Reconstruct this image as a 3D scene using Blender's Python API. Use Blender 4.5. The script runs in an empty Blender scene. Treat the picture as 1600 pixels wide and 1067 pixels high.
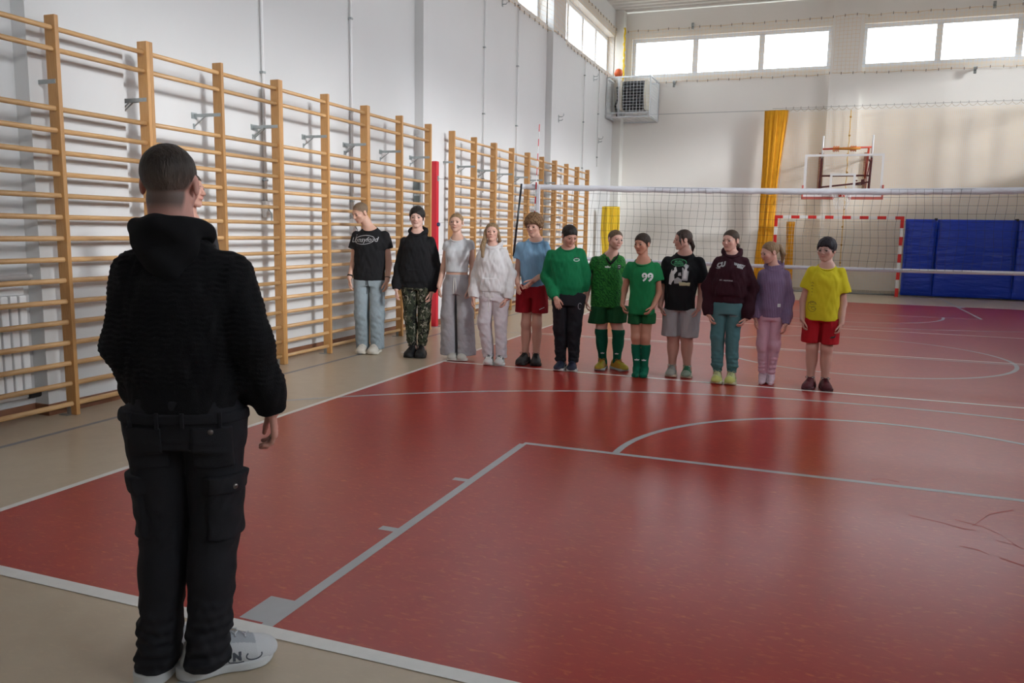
import bpy, bmesh, math, random
import numpy as np
from mathutils import Vector, Matrix
from mathutils.bvhtree import BVHTree

R = math.radians
rng = random.Random(7)
scene = bpy.context.scene
COL = scene.collection

# ------------------------------------------------------------------ camera
cam_d = bpy.data.cameras.new('camera')
cam = bpy.data.objects.new('camera', cam_d)
COL.objects.link(cam)
scene.camera = cam
cam_d.sensor_width = 36.0
cam_d.sensor_fit = 'HORIZONTAL'
cam_d.lens = 1252.46 / 1600 * 36.0
cam_d.clip_start = 0.05
cam_d.clip_end = 200
_yaw, _pitch, _roll = -0.357639, -0.137239, 0.017717
_f = Vector((math.sin(_yaw) * math.cos(_pitch), math.cos(_yaw) * math.cos(_pitch), math.sin(_pitch)))
_r = Vector((math.cos(_yaw), -math.sin(_yaw), 0))
_u = _r.cross(_f)
_r2 = _r * math.cos(_roll) + _u * math.sin(_roll)
_u2 = -_r * math.sin(_roll) + _u * math.cos(_roll)
cam.matrix_world = Matrix(((_r2.x, _u2.x, -_f.x, 3.97223), (_r2.y, _u2.y, -_f.y, -2.36034),
                           (_r2.z, _u2.z, -_f.z, 1.52193), (0, 0, 0, 1)))

# ------------------------------------------------------------------ light
scene.view_settings.view_transform = 'Standard'
scene.view_settings.look = 'None'
scene.view_settings.gamma = 1.0
scene.view_settings.use_curve_mapping = False
scene.view_settings.exposure = 0.0

world = bpy.data.worlds.new('sky')
scene.world = world
world.use_nodes = True
_nt = world.node_tree
_bg = _nt.nodes['Background']
_tc = _nt.nodes.new('ShaderNodeTexCoord')
_sep = _nt.nodes.new('ShaderNodeSeparateXYZ')
_rampw = _nt.nodes.new('ShaderNodeValToRGB')
_mr = _nt.nodes.new('ShaderNodeMapRange')
_mr.inputs['From Min'].default_value = -0.1
_mr.inputs['From Max'].default_value = 1.0
_nt.links.new(_tc.outputs['Generated'], _sep.inputs[0])
_nt.links.new(_sep.outputs['Z'], _mr.inputs['Value'])
_nt.links.new(_mr.outputs[0], _rampw.inputs[0])
_e = _rampw.color_ramp.elements
_e[0].position = 0.0; _e[0].color = (0.30, 0.30, 0.28, 1)
_e[1].position = 1.0; _e[1].color = (0.76, 0.88, 1.0, 1)
_x = _rampw.color_ramp.elements.new(0.10); _x.color = (0.90, 0.955, 1.0, 1)
_nt.links.new(_rampw.outputs[0], _bg.inputs['Color'])
SKY = 7.6
_bg.inputs['Strength'].default_value = SKY

sun_d = bpy.data.lights.new('hazy_sun', 'SUN')
sun_d.energy = 2.9
sun_d.angle = R(7.0)
sun_d.color = (0.96, 0.98, 1.0)
sun = bpy.data.objects.new('hazy_sun', sun_d)
COL.objects.link(sun)
sun.rotation_euler = Vector((1.0, -0.42, 0.29)).to_track_quat('Z', 'Y').to_euler()
sun.location = (14, -4, 8)


def portal(name, loc, rot, sx, sy):
    d = bpy.data.lights.new(name, 'AREA')
    d.shape = 'RECTANGLE'
    d.size = sx
    d.size_y = sy
    d.cycles.is_portal = True
    o = bpy.data.objects.new(name, d)
    o.location = loc
    o.rotation_euler = rot
    COL.objects.link(o)


# ------------------------------------------------------------------ helpers
def tag(o, label=None, cat=None, group=None, kind=None):
    if label: o['label'] = label
    if cat: o['category'] = cat
    if group: o['group'] = group
    if kind: o['kind'] = kind
    return o


def empty(name, loc=(0, 0, 0), label=None, cat=None, group=None, rz=0.0):
    o = bpy.data.objects.new(name, None)
    o.empty_display_size = 0.1
    o.location = loc
    o.rotation_euler = (0, 0, rz)
    COL.objects.link(o)
    return tag(o, label, cat, group)


def link_mesh(name, me, parent=None):
    o = bpy.data.objects.new(name, me)
    COL.objects.link(o)
    if parent is not None:
        o.parent = parent
    return o


class MB:
    """collects simple shapes, builds them as one mesh object"""
    def __init__(self):
        self.v = []; self.f = []

    def add(self, vs, fs):
        n = len(self.v)
        self.v.extend([tuple(p) for p in vs])
        self.f.extend([tuple(i + n for i in q) for q in fs])
        return self

    def box(self, lo, hi, bev=0.0):
        x0, y0, z0 = lo; x1, y1, z1 = hi
        if bev <= 0:
            vs = [(x0,y0,z0),(x1,y0,z0),(x1,y1,z0),(x0,y1,z0),(x0,y0,z1),(x1,y0,z1),(x1,y1,z1),(x0,y1,z1)]
            fs = [(0,3,2,1),(4,5,6,7),(0,1,5,4),(1,2,6,5),(2,3,7,6),(3,0,4,7)]
            return self.add(vs, fs)
        bm = bmesh.new()
        bmesh.ops.create_cube(bm, size=1.0)
        for v in bm.verts:
            v.co = Vector((x0 + (v.co.x + .5) * (x1 - x0), y0 + (v.co.y + .5) * (y1 - y0), z0 + (v.co.z + .5) * (z1 - z0)))
        bmesh.ops.bevel(bm, geom=bm.edges[:], offset=bev, segments=2, affect='EDGES', profile=0.6)
        bm.verts.index_update()
        self.add([v.co[:] for v in bm.verts], [[v.index for v in f.verts] for f in bm.faces])
        bm.free()
        return self

    def tube(self, pts, r, n=8, cap=True, ry=None):
        """tube along polyline; r float or list; ry flattens second axis"""
        pts = [Vector(p) for p in pts]
        m = len(pts)
        rs = r if isinstance(r, (list, tuple)) else [r] * m
        vs = []; prev = None
        for i, p in enumerate(pts):
            t = (pts[min(i + 1, m - 1)] - pts[max(i - 1, 0)])
            if t.length < 1e-9: t = Vector((0, 0, 1))
            t.normalize()
            if prev is None:
                a = Vector((0, 0, 1)) if abs(t.z) < 0.9 else Vector((1, 0, 0))
                a = (a - t * a.dot(t)).normalized()
            else:
                a = (prev - t * prev.dot(t)).normalized()
            prev = a
            b = t.cross(a)
            for k in range(n):
                th = 2 * math.pi * k / n
                vs.append(p + a * (math.cos(th) * rs[i]) + b * (math.sin(th) * (rs[i] if ry is None else ry)))
        fs = []
        for i in range(m - 1):
            for k in range(n):
                k2 = (k + 1) % n
                fs.append((i*n + k, i*n + k2, (i+1)*n + k2, (i+1)*n + k))
        if cap:
            fs.append(tuple(reversed(range(n))))
            fs.append(tuple((m-1)*n + k for k in range(n)))
        return self.add(vs, fs)

    def disc(self, c, r, h, n=24, axis='Z'):
        c = Vector(c)
        d = {'Z': Vector((0,0,h)), 'X': Vector((h,0,0)), 'Y': Vector((0,h,0))}[axis]
        return self.tube([c, c + d], r, n)

    def sphere(self, c, r, nu=12, nv=8):
        vs = [(c[0], c[1], c[2] - r)]; fs = []
        for j in range(1, nv):
            ph = -math.pi/2 + math.pi*j/nv
            for i in range(nu):
                th = 2*math.pi*i/nu
                vs.append((c[0] + r*math.cos(ph)*math.cos(th), c[1] + r*math.cos(ph)*math.sin(th), c[2] + r*math.sin(ph)))
        vs.append((c[0], c[1], c[2] + r))
        for i in range(nu):
            fs.append((0, 1 + (i+1) % nu, 1 + i))
        for j in range(nv - 2):
            for i in range(nu):
                a = 1 + j*nu + i; b = 1 + j*nu + (i+1) % nu
                fs.append((a, b, b + nu, a + nu))
        top = len(vs) - 1
        for i in range(nu):
            fs.append((top, 1 + (nv-2)*nu + i, 1 + (nv-2)*nu + (i+1) % nu))
        return self.add(vs, fs)

    def mesh(self, name, mat=None, smooth=False):
        me = bpy.data.meshes.new(name)
        me.from_pydata(self.v, [], self.f)
        if mat: me.materials.append(mat)
        if smooth:
            me.polygons.foreach_set('use_smooth', [True] * len(me.polygons))
        me.update()
        return me

    def build(self, name, mat, parent=None, smooth=False):
        return link_mesh(name, self.mesh(name, mat, smooth), parent)


def recenter(o):
    """move a top-level mesh object's origin to its base centre"""
    me = o.data
    n = len(me.vertices)
    co = np.empty(n * 3, np.float32); me.vertices.foreach_get('co', co); co = co.reshape(-1, 3)
    c = (co.min(0) + co.max(0)) / 2; c[2] = co[:, 2].min()
    me.vertices.foreach_set('co', (co - c).ravel()); me.update()
    o.location = [float(q) for q in c]
    return o


# ------------------------------------------------------------------ materials
MATS = {}


def mat(name, col, rough=0.6, spec=0.5, metal=0.0, noise=0.0, nscale=8.0, bump=0.0, bscale=60.0, stretch=(1, 1, 1),
        coat=0.0, sheen=0.0, sss=0.0, ndet=4.0):
    if name in MATS: return MATS[name]
    m = bpy.data.materials.new(name)
    m.use_nodes = True
    nt = m.node_tree
    b = nt.nodes['Principled BSDF']
    b.inputs['Base Color'].default_value = (*col, 1)
    b.inputs['Roughness'].default_value = rough
    b.inputs['Specular IOR Level'].default_value = spec
    b.inputs['Metallic'].default_value = metal
    if coat: b.inputs['Coat Weight'].default_value = coat
    if sheen: b.inputs['Sheen Weight'].default_value = sheen
    if sss:
        b.inputs['Subsurface Weight'].default_value = sss
        b.inputs['Subsurface Radius'].default_value = (0.012, 0.005, 0.003)
        b.inputs['Subsurface Scale'].default_value = 1.0
    if noise or bump:
        tc = nt.nodes.new('ShaderNodeTexCoord')
        mp = nt.nodes.new('ShaderNodeMapping')
        mp.inputs['Scale'].default_value = stretch
        nt.links.new(tc.outputs['Object'], mp.inputs[0])
        if noise:
            n = nt.nodes.new('ShaderNodeTexNoise')
            n.inputs['Scale'].default_value = nscale
            n.inputs['Detail'].default_value = ndet
            nt.links.new(mp.outputs[0], n.inputs['Vector'])
            mx = nt.nodes.new('ShaderNodeMix'); mx.data_type = 'RGBA'
            mx.inputs['A'].default_value = (*[c * (1 - noise) for c in col], 1)
            mx.inputs['B'].default_value = (*[min(1, c * (1 + noise)) for c in col], 1)
            nt.links.new(n.outputs['Fac'], mx.inputs['Factor'])
            nt.links.new(mx.outputs['Result'], b.inputs['Base Color'])
        if bump:
            n2 = nt.nodes.new('ShaderNodeTexNoise')
            n2.inputs['Scale'].default_value = bscale
            n2.inputs['Detail'].default_value = 5
            nt.links.new(mp.outputs[0], n2.inputs['Vector'])
            bp = nt.nodes.new('ShaderNodeBump')
            bp.inputs['Strength'].default_value = bump
            bp.inputs['Distance'].default_value = 0.01
            nt.links.new(n2.outputs['Fac'], bp.inputs['Height'])
            nt.links.new(bp.outputs[0], b.inputs['Normal'])
    MATS[name] = m
    return m


def glass_mat(name, tint=(1, 1, 1), gloss=0.06):
    m = bpy.data.materials.new(name); m.use_nodes = True
    nt = m.node_tree
    nt.nodes.remove(nt.nodes['Principled BSDF'])
    out = nt.nodes['Material Output']
    t = nt.nodes.new('ShaderNodeBsdfTransparent'); t.inputs[0].default_value = (*tint, 1)
    g = nt.nodes.new('ShaderNodeBsdfGlossy'); g.inputs['Roughness'].default_value = 0.02
    fr = nt.nodes.new('ShaderNodeFresnel'); fr.inputs[0].default_value = 1.45
    mx = nt.nodes.new('ShaderNodeMixShader')
    nt.links.new(fr.outputs[0], mx.inputs[0]); nt.links.new(t.outputs[0], mx.inputs[1]); nt.links.new(g.outputs[0], mx.inputs[2])
    nt.links.new(mx.outputs[0], out.inputs[0])
    return m


def wood_mat(name, c1, c2, axis_stretch, rough=0.38):
    m = bpy.data.materials.new(name); m.use_nodes = True
    nt = m.node_tree; b = nt.nodes['Principled BSDF']
    tc = nt.nodes.new('ShaderNodeTexCoord'); mp = nt.nodes.new('ShaderNodeMapping')
    oi = nt.nodes.new('ShaderNodeObjectInfo')
    mp.inputs['Scale'].default_value = axis_stretch
    nt.links.new(tc.outputs['Object'], mp.inputs[0])
    add = nt.nodes.new('ShaderNodeVectorMath'); add.operation = 'ADD'
    nt.links.new(mp.outputs[0], add.inputs[0])
    mul = nt.nodes.new('ShaderNodeMath'); mul.operation = 'MULTIPLY'; mul.inputs[1].default_value = 37.0
    nt.links.new(oi.outputs['Random'], mul.inputs[0])
    nt.links.new(mul.outputs[0], add.inputs[1])
    n = nt.nodes.new('ShaderNodeTexNoise'); n.inputs['Scale'].default_value = 9; n.inputs['Detail'].default_value = 6
    n.inputs['Distortion'].default_value = 0.6
    nt.links.new(add.outputs[0], n.inputs['Vector'])
    cr = nt.nodes.new('ShaderNodeValToRGB')
    cr.color_ramp.elements[0].position = 0.32; cr.color_ramp.elements[0].color = (*c1, 1)
    cr.color_ramp.elements[1].position = 0.68; cr.color_ramp.elements[1].color = (*c2, 1)
    nt.links.new(n.outputs['Fac'], cr.inputs[0])
    hv = nt.nodes.new('ShaderNodeHueSaturation')
    mr = nt.nodes.new('ShaderNodeMapRange'); mr.inputs['To Min'].default_value = 0.88; mr.inputs['To Max'].default_value = 1.1
    nt.links.new(oi.outputs['Random'], mr.inputs[0]); nt.links.new(mr.outputs[0], hv.inputs['Value'])
    nt.links.new(cr.outputs[0], hv.inputs['Color']); nt.links.new(hv.outputs[0], b.inputs['Base Color'])
    b.inputs['Roughness'].default_value = rough
    return m


def lino_mat(name, base, dark, fleck, rough, stretch=(2.2, 6.0, 1)):
    """marbled sports linoleum: base colour, darker clouds, short pale flecks, worn gloss"""
    m = bpy.data.materials.new(name); m.use_nodes = True
    nt = m.node_tree; b = nt.nodes['Principled BSDF']
    geo = nt.nodes.new('ShaderNodeNewGeometry')
    def noise(scale, det, st, dist=0.0):
        mp = nt.nodes.new('ShaderNodeMapping'); mp.inputs['Scale'].default_value = st
        nt.links.new(geo.outputs['Position'], mp.inputs[0])
        n = nt.nodes.new('ShaderNodeTexNoise'); n.inputs['Scale'].default_value = scale
        n.inputs['Detail'].default_value = det; n.inputs['Distortion'].default_value = dist
        nt.links.new(mp.outputs[0], n.inputs['Vector'])
        return n.outputs['Fac']
    def ramp(src, p0, p1, smooth=True):
        r = nt.nodes.new('ShaderNodeMapRange'); r.inputs['From Min'].default_value = p0; r.inputs['From Max'].default_value = p1
        nt.links.new(src, r.inputs[0]); return r.outputs[0]
    def mix(fac, a, bb):
        x = nt.nodes.new('ShaderNodeMix'); x.data_type = 'RGBA'
        nt.links.new(fac, x.inputs['Factor'])
        for s, v in (('A', a), ('B', bb)):
            if isinstance(v, tuple): x.inputs[s].default_value = (*v, 1)
            else: nt.links.new(v, x.inputs[s])
        return x.outputs['Result']
    c = mix(ramp(noise(7, 3, (1, 1, 1), 0.4), 0.25, 0.8), base, dark)
    c = mix(ramp(noise(9, 2.5, stretch, 0.9), 0.56, 0.82), c, fleck)
    c = mix(ramp(noise(0.7, 3, (1, 1, 1)), 0.3, 1.3), c, dark)
    nt.links.new(c, b.inputs['Base Color'])
    rr = nt.nodes.new('ShaderNodeMapRange'); rr.inputs['To Min'].default_value = rough; rr.inputs['To Max'].default_value = rough + 0.02
    nt.links.new(noise(1.0, 1, (1, 1, 1), 0.0), rr.inputs[0]); nt.links.new(rr.outputs[0], b.inputs['Roughness'])
    b.inputs['Specular IOR Level'].default_value = 0.5
    return m

# ================================================================== ROOM
XL, XR, YN, YF, ZC = -1.80, 10.90, -3.70, 21.50, 7.80
M_wall = mat('painted_plaster', (0.665, 0.665, 0.662), 0.75, 0.3, noise=0.025, nscale=1.5, bump=0.05, bscale=140)
M_wallfar = mat('cream_plaster', (0.84, 0.82, 0.78), 0.75, 0.3, noise=0.03, nscale=1.2, bump=0.05, bscale=140)
M_pil = mat('pilaster_plaster', (0.72, 0.71, 0.67), 0.75, 0.3, noise=0.03, nscale=1.2)
M_frame = mat('window_frame_white', (0.74, 0.79, 0.86), 0.4)
M_glass = glass_mat('window_glass')
M_steel = mat('galvanised_steel', (0.36, 0.39, 0.39), 0.42, metal=0.7, noise=0.12, nscale=30)
M_white = mat('white_enamel', (0.80, 0.80, 0.80), 0.35)
M_red = mat('red_enamel', (0.55, 0.015, 0.03), 0.35)
M_black = mat('black_rubber', (0.012, 0.012, 0.013), 0.55)
M_lw = mat('white_floor_paint', (0.80, 0.79, 0.76), 0.38, noise=0.08, nscale=14)
M_lg = mat('grey_floor_paint', (0.43, 0.44, 0.46), 0.33, noise=0.07, nscale=14)
M_ld = mat('slate_floor_paint', (0.22, 0.23, 0.27), 0.35, noise=0.07, nscale=14)
M_redfloor = lino_mat('red_linoleum', (0.44, 0.032, 0.023), (0.36, 0.022, 0.019), (0.62, 0.13, 0.04), 0.277)
M_beige = lino_mat('beige_linoleum', (0.55, 0.455, 0.335), (0.50, 0.40, 0.285), (0.60, 0.49, 0.34), 0.29)
M_skirt = mat('brown_skirting', (0.22, 0.09, 0.045), 0.5, noise=0.25, nscale=6)

# floor ------------------------------------------------------------
floor = MB().box((XL - .4, YN - .4, -.25), (XR + .4, YF + .4, 0)).build('floor', M_beige)
tag(floor, kind='structure')


def flat_poly(pts, z0, z1):
    n = len(pts)
    vs = [(x, y, z0) for x, y in pts] + [(x, y, z1) for x, y in pts]
    fs = [tuple(reversed(range(n))), tuple(range(n, 2*n))] + [(i, (i+1) % n, n + (i+1) % n, n + i) for i in range(n)]
    return vs, fs


def pad(name, m, x0, y0, x1, y1, z):
    return MB().add([(x0, y0, z), (x1, y0, z), (x1, y1, z), (x0, y1, z)], [(0, 1, 2, 3)]).build(name, m, floor)


pad('red_court_area', M_redfloor, 0, 0, 9, 18, .0008)
ZL = .0022
for y in (0, 18):
    pad('white_end_line', M_lw, -.0, y - .025 if y else -.035, 9, y + .025 if y else .035, ZL + .0003)
for x in (0, 9):
    pad('white_side_line', M_lw, x - .025, -.035, x + .025, 18.025, ZL)
for y in (6, 9, 12):
    pad('white_cross_line', M_lw, .0, y - .025, 9, y + .025, ZL + .0003)
for i in range(2):                                     # dashed extension of the attack line
    pad('white_dash', M_lw, -.62 + .32*i - .16, 6.38 + .0*i, -.62 + .32*i, 6.42, ZL) if i == 0 else None


def ring_line(name, m, c, r, a0, a1, w, z, n=72):
    mb = MB(); vs = []
    for i in range(n + 1):
        a = a0 + (a1 - a0) * i / n
        for rr in (r - w/2, r + w/2):
            vs.append((c[0] + rr*math.cos(a), c[1] + rr*math.sin(a), z))
    fs = [(2*i, 2*i+1, 2*i+3, 2*i+2) for i in range(n)]
    mb.add(vs, fs)
    o = mb.build(name, m, floor)
    return o


CX = 4.56
ZG = .0016
for s in (0, 1):                                       # the two basketball halves
    fy = (lambda y: y) if s == 0 else (lambda y: 18.0 - y)
    def gpad(x0, y0, x1, y1, name='grey_key_line', z=ZG):
        a, b = sorted((fy(y0), fy(y1)))
        return pad(name, M_lg, x0, a, x1, b, z)
    for sx in (-1, 1):
        xk = CX + sx * 2.47
        gpad(xk - .026, -2.83, xk + .026, -.23); gpad(xk - .026, -.045, xk + .026, 2.94)
        xo = xk + sx * .026
        lo, hi = sorted((xo, xo + sx * .115))
        gpad(lo, .05, hi, .25, 'grey_key_block')
        lo2, hi2 = sorted((xo - sx * .05, xo + sx * .115))
        gpad(lo2, -.23, hi2, -.045, 'grey_key_block')
        lo, hi = sorted((xo, xo + sx * .09))
        for yy in (1.105, 2.0):
            gpad(lo, yy - .026, hi, yy + .026, 'grey_key_mark')
    gpad(CX - 2.47, 2.94, CX + 2.47, 2.99, 'grey_free_throw_line')
    gpad(-1.13, -2.88, CX*2 + 1.13, -2.83, 'grey_end_line')
    cc = (CX, fy(2.965))
    a0 = 0 if s == 0 else math.pi
    ring_line('grey_free_throw_arc', M_lg, cc, 1.80, a0, a0 + math.pi, .05, ZG + .0002)
    c3 = (CX, fy(-1.26))
    lim = math.acos(5.5 / 6.78)
    ring_line('grey_three_point_arc', M_lg, c3, 6.78, a0 + lim, a0 + math.pi - lim, .05, ZG + .0002, 96)
ring_line('grey_centre_circle', M_lg, (CX, 9), 1.8, 0, 2*math.pi, .05, ZG + .0002, 96)
pad('grey_half_way_line', M_lg, -1.1, 8.86, CX*2 + 1.1, 8.90, ZG + .0004)
for x in (-1.13, CX*2 + 1.13):
    pad('slate_side_line', M_ld, x - .024, -2.83, x + .024, 20.83, ZG - .0002)

# scuff marks in the gloss near the right edge
M_scuff = mat('scuffed_red', (0.46, 0.045, 0.034), 0.42, 0.4)
for k, pts in enumerate(([(4.55, 2.42), (4.70, 2.36), (4.80, 2.30), (4.86, 2.30)], [(4.78, 2.44), (4.90, 2.38), (4.97, 2.28), (5.02, 2.12)], [(4.74, 2.02), (4.82, 2.00), (4.86, 1.95)],
                         [(4.85, 2.36), (4.98, 2.62), (5.12, 2.75)], [(4.93, 2.18), (5.00, 2.15), (5.05, 2.09)], [(4.90, 1.93), (4.99, 1.86), (5.04, 1.87)], [(4.40, 3.05), (4.48, 3.10), (4.56, 3.06)])):
    mb = MB(); vs = []
    for i, (x, y) in enumerate(pts):
        w = .003 + .010*rng.random()
        vs += [(x, y - w, .0013), (x, y + w, .0013)]
    mb.add(vs, [(2*i, 2*i + 2, 2*i + 3, 2*i + 1) for i in range(len(pts) - 1)]).build('scuff_mark', M_scuff, floor)

# walls --------------------------------------------------------------
ZB, ZT = 5.98, 7.08                                    # the window strip
PIL = [(2.20, 3.10), (8.73, 9.62), (14.93, 15.83)]      # wall piers (their extent along y)


def wall_with_holes(name, m, axis, c0, c1, u0, u1, z0, z1, holes):
    """slab between c0..c1 along the thickness axis with rectangular holes (u0,u1,z0,z1)"""
    us = sorted({u0, u1, *[h[0] for h in holes], *[h[1] for h in holes]})
    zs = sorted({z0, z1, *[h[2] for h in holes], *[h[3] for h in holes]})
    mb = MB()
    for i in range(len(us) - 1):
        # merge along z
        run = None
        for j in range(len(zs) - 1):
            cu, cz = (us[i] + us[i+1]) / 2, (zs[j] + zs[j+1]) / 2
            hole = any(h[0] < cu < h[1] and h[2] < cz < h[3] for h in holes)
            if not hole:
                if run is None: run = [zs[j], zs[j+1]]
                else: run[1] = zs[j+1]
            if hole or j == len(zs) - 2:
                if run is not None:
                    if axis == 'x': mb.box((c0, us[i], run[0]), (c1, us[i+1], run[1]))
                    else: mb.box((us[i], c0, run[0]), (us[i+1], c1, run[1]))
                    run = None
    o = mb.build(name, m)
    return tag(o, kind='structure')


def build_window(name, axis, c, u0, u1, z0, z1, n, side, rows=1):
    """frame with n panes in an opening; axis is the wall normal, c the plane of the frame"""
    w = empty(name)
    tag(w, kind='structure')
    t = .035
    def bx(mb, ua, ub, za, zb, tt=t):
        if axis == 'x': mb.box((c - tt, ua, za), (c + tt, ub, zb), .006)
        else: mb.box((ua, c - tt, za), (ub, c + tt, zb), .006)
    f = MB(); fw = .10
    bx(f, u0, u1, z0, z0 + fw); bx(f, u0, u1, z1 - fw, z1); bx(f, u0, u0 + fw, z0 + fw, z1 - fw); bx(f, u1 - fw, u1, z0 + fw, z1 - fw)
    f.build('window_frame', M_frame, w)
    du = (u1 - u0) / n
    for i in range(1, n):
        mm = MB(); bx(mm, u0 + i*du - .075, u0 + i*du + .075, z0 + fw, z1 - fw, .03); mm.build('mullion', M_frame, w)
    dz = (z1 - z0) / rows
    for j in range(1, rows):
        mm = MB(); bx(mm, u0 + fw, u1 - fw, z0 + j*dz - .05, z0 + j*dz + .05, .028); mm.build('transom', M_frame, w)
    for i in range(n):
        for j in range(rows):
            a, b = u0 + i*du + .04, u0 + (i+1)*du - .04
            za, zb = z0 + j*dz + .03, z0 + (j+1)*dz - .03
            if axis == 'x': vs = [(c, a, za), (c, b, za), (c, b, zb), (c, a, zb)]
            else: vs = [(a, c, za), (b, c, za), (b, c, zb), (a, c, zb)]
            MB().add(vs, [(0, 1, 2, 3)]).build('pane', M_glass, w)
    sw = .36
    cu, cz = (u0 + u1)/2, (z0 + z1)/2
    if axis == 'x':
        portal('daylight_portal', (c + side*.10, cu, cz), (0, R(90) * (-side) * -1 if False else (R(90) if side < 0 else R(-90)), 0), z1 - z0 - .1, u1 - u0 - .1)
    else:
        portal('daylight_portal', (cu, c + side*.10, cz), (R(-90) if side > 0 else R(90), 0, 0), u1 - u0 - .1, z1 - z0 - .1)
    return w


# left wall: high windows between piers
lw_holes = [(3.10, 8.73, ZB, ZT), (9.62, 14.93, ZB, ZT), (15.83, 21.10, ZB, ZT)]
wall_with_holes('wall_left', M_wall, 'x', XL - .40, XL, YN, YF, 0, ZC, lw_holes)
for i, h in enumerate(lw_holes):
    build_window('window_%d' % (i + 1), 'x', XL - .24, h[0], h[1], h[2], h[3], 4, -1)
for i, (a, b) in enumerate(PIL):
    tag(MB().box((XL - .02, a, 0), (-1.655, b, ZC)).build('trim_%d' % (i + 1), M_wall), kind='structure')
tag(MB().box((XL - .02, 21.10, 0), (-1.555, YF, ZC)).build('trim_4', M_pil), kind='structure')
# far wall
fw_holes = [(-1.38, 4.03, ZB, ZT), (4.80, 10.22, ZB, ZT)]
wall_with_holes('wall_far', M_wallfar, 'y', YF, YF + .40, XL - .4, XR + .4, 0, ZC, fw_holes)
for i, h in enumerate(fw_holes):
    build_window('window_%d' % (i + 4), 'y', YF + .13, h[0], h[1], h[2], h[3], 3, 1)
tag(MB().box((4.03, 21.33, 0), (4.80, YF + .02, ZC)).build('trim_5', M_wallfar), kind='structure')
# a fine joint that runs across the far wall
tag(MB().box((-1.5, YF - .004, 4.93), (4.03, YF + .01, 4.95)).build('trim_6', mat('joint_grey', (.5, .5, .49), .8)), kind='structure')
# right wall with tall windows (out of frame, they let the daylight in)
rw_holes = [(-2.9, 2.0, 3.7, ZT), (2.5, 8.5, 3.7, ZT), (9.0, 14.7, 3.7, ZT), (15.2, 20.9, 3.7, ZT)]
wall_with_holes('wall_right', M_wall, 'x', XR, XR + .25, YN, YF, 0, ZC, rw_holes)
for i, h in enumerate(rw_holes):
    build_window('window_%d' % (i + 6), 'x', XR + .14, h[0], h[1], h[2], h[3], 4, 1, 2)
# near wall behind the camera
wall_with_holes('wall_near', M_wall, 'y', YN - .3, YN, XL - .4, XR + .4, 0, ZC, fw_holes)
for i, h in enumerate(fw_holes):
    build_window('window_%d' % (i + 10), 'y', YN - .13, h[0], h[1], h[2], h[3], 3, -1)
# ceiling: ribbed metal deck
M_ceil = mat('ceiling_deck', (0.60, 0.585, 0.55), 0.55)
mb = MB()
mb.box((XL - .4, YN - .3, ZC + .08), (XR + .4, YF + .4, ZC + .2))
y = YN
while y < YF:
    mb.add([(XL, y, ZC + .085), (XL, y + .04, ZC), (XL, y + .16, ZC), (XL, y + .20, ZC + .085),
            (XR, y, ZC + .085), (XR, y + .04, ZC), (XR, y + .16, ZC), (XR, y + .20, ZC + .085)],
           [(0, 4, 5, 1), (1, 5, 6, 2), (2, 6, 7, 3), (0, 1, 2, 3), (7, 6, 5, 4)])
    y += .30
tag(mb.build('ceiling', M_ceil), kind='structure')
# skirting
mb = MB()
mb.box((XL, YN, 0), (XL + .018, YF, .09), .003)
for a, b in PIL:
    mb.box((XL, a - .018, 0), (-1.637, b + .018, .09), .003)
tag(mb.build('baseboard_left', M_skirt), kind='structure')
tag(MB().box((XL, YF - .018, 0), (XR, YF, .09), .003).build('baseboard_far', mat('grey_skirting', (.5, .47, .42), .5)), kind='structure')

# ================================================================== WALL BARS
M_post = wood_mat('pine_post', (0.45, 0.225, 0.075), (0.54, 0.29, 0.105), (14, 14, 1.0))
M_rung = wood_mat('pine_rung', (0.52, 0.295, 0.125), (0.62, 0.38, 0.175), (14, 1.0, 14))
RUNG_Z = [.095 + .1632*i for i in range(15)] + [2.815, 2.97]


def wall_bar_protos(w, nb):
    """meshes of a unit of width w with nb bays: rung (along +y from 0)"""
    pts = [(0, .012, 0), (0, w - .012, 0)]
    mb = MB(); n = 10; vs = []
    for y in (.012, w - .012):
        for k in range(n):
            th = 2*math.pi*k/n
            vs.append((.0155*math.cos(th), y, .0205*math.sin(th)))
    fs = [(k, n + k, n + (k+1) % n, (k+1) % n) for k in range(n)] + [tuple(range(n)), tuple(reversed(range(n, 2*n)))]
    mb.add(vs, fs)
    return mb.mesh('rung', M_rung, True)


post_me = MB().box((-.105, -.0175, .004), (0, .0175, 3.065), .004).mesh('post', M_post)
# metal wall bracket: flat strap from the post to the wall, foot plate on the wall, diagonal brace
bk = MB()
bk.box((-.342, -.021, 2.565), (-.02, -.0175, 2.597))
bk.box((-.342, -.055, 2.55), (-.336, .02, 2.61))
bk.tube([(-.333, -.024, 2.48), (-.20, -.021, 2.572)], .007, 6)
bk.box((-.342, -.035, 2.455), (-.334, -.012, 2.505))
for xx in (-.03, -.075):
    bk.tube([(xx, -.0235, 2.581), (xx, -.0175, 2.581)], .007, 8)
bracket_me = bk.mesh('wall_bracket', M_steel)
bkf = MB()
bkf.box((-.10, -.0215, .0), (-.06, -.0175, .085)); bkf.box((-.145, -.06, 0), (-.055, -.0175, .005))
footb_me = bkf.mesh('floor_bracket', M_steel)
XB = -1.458
_rungs = {}


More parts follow.
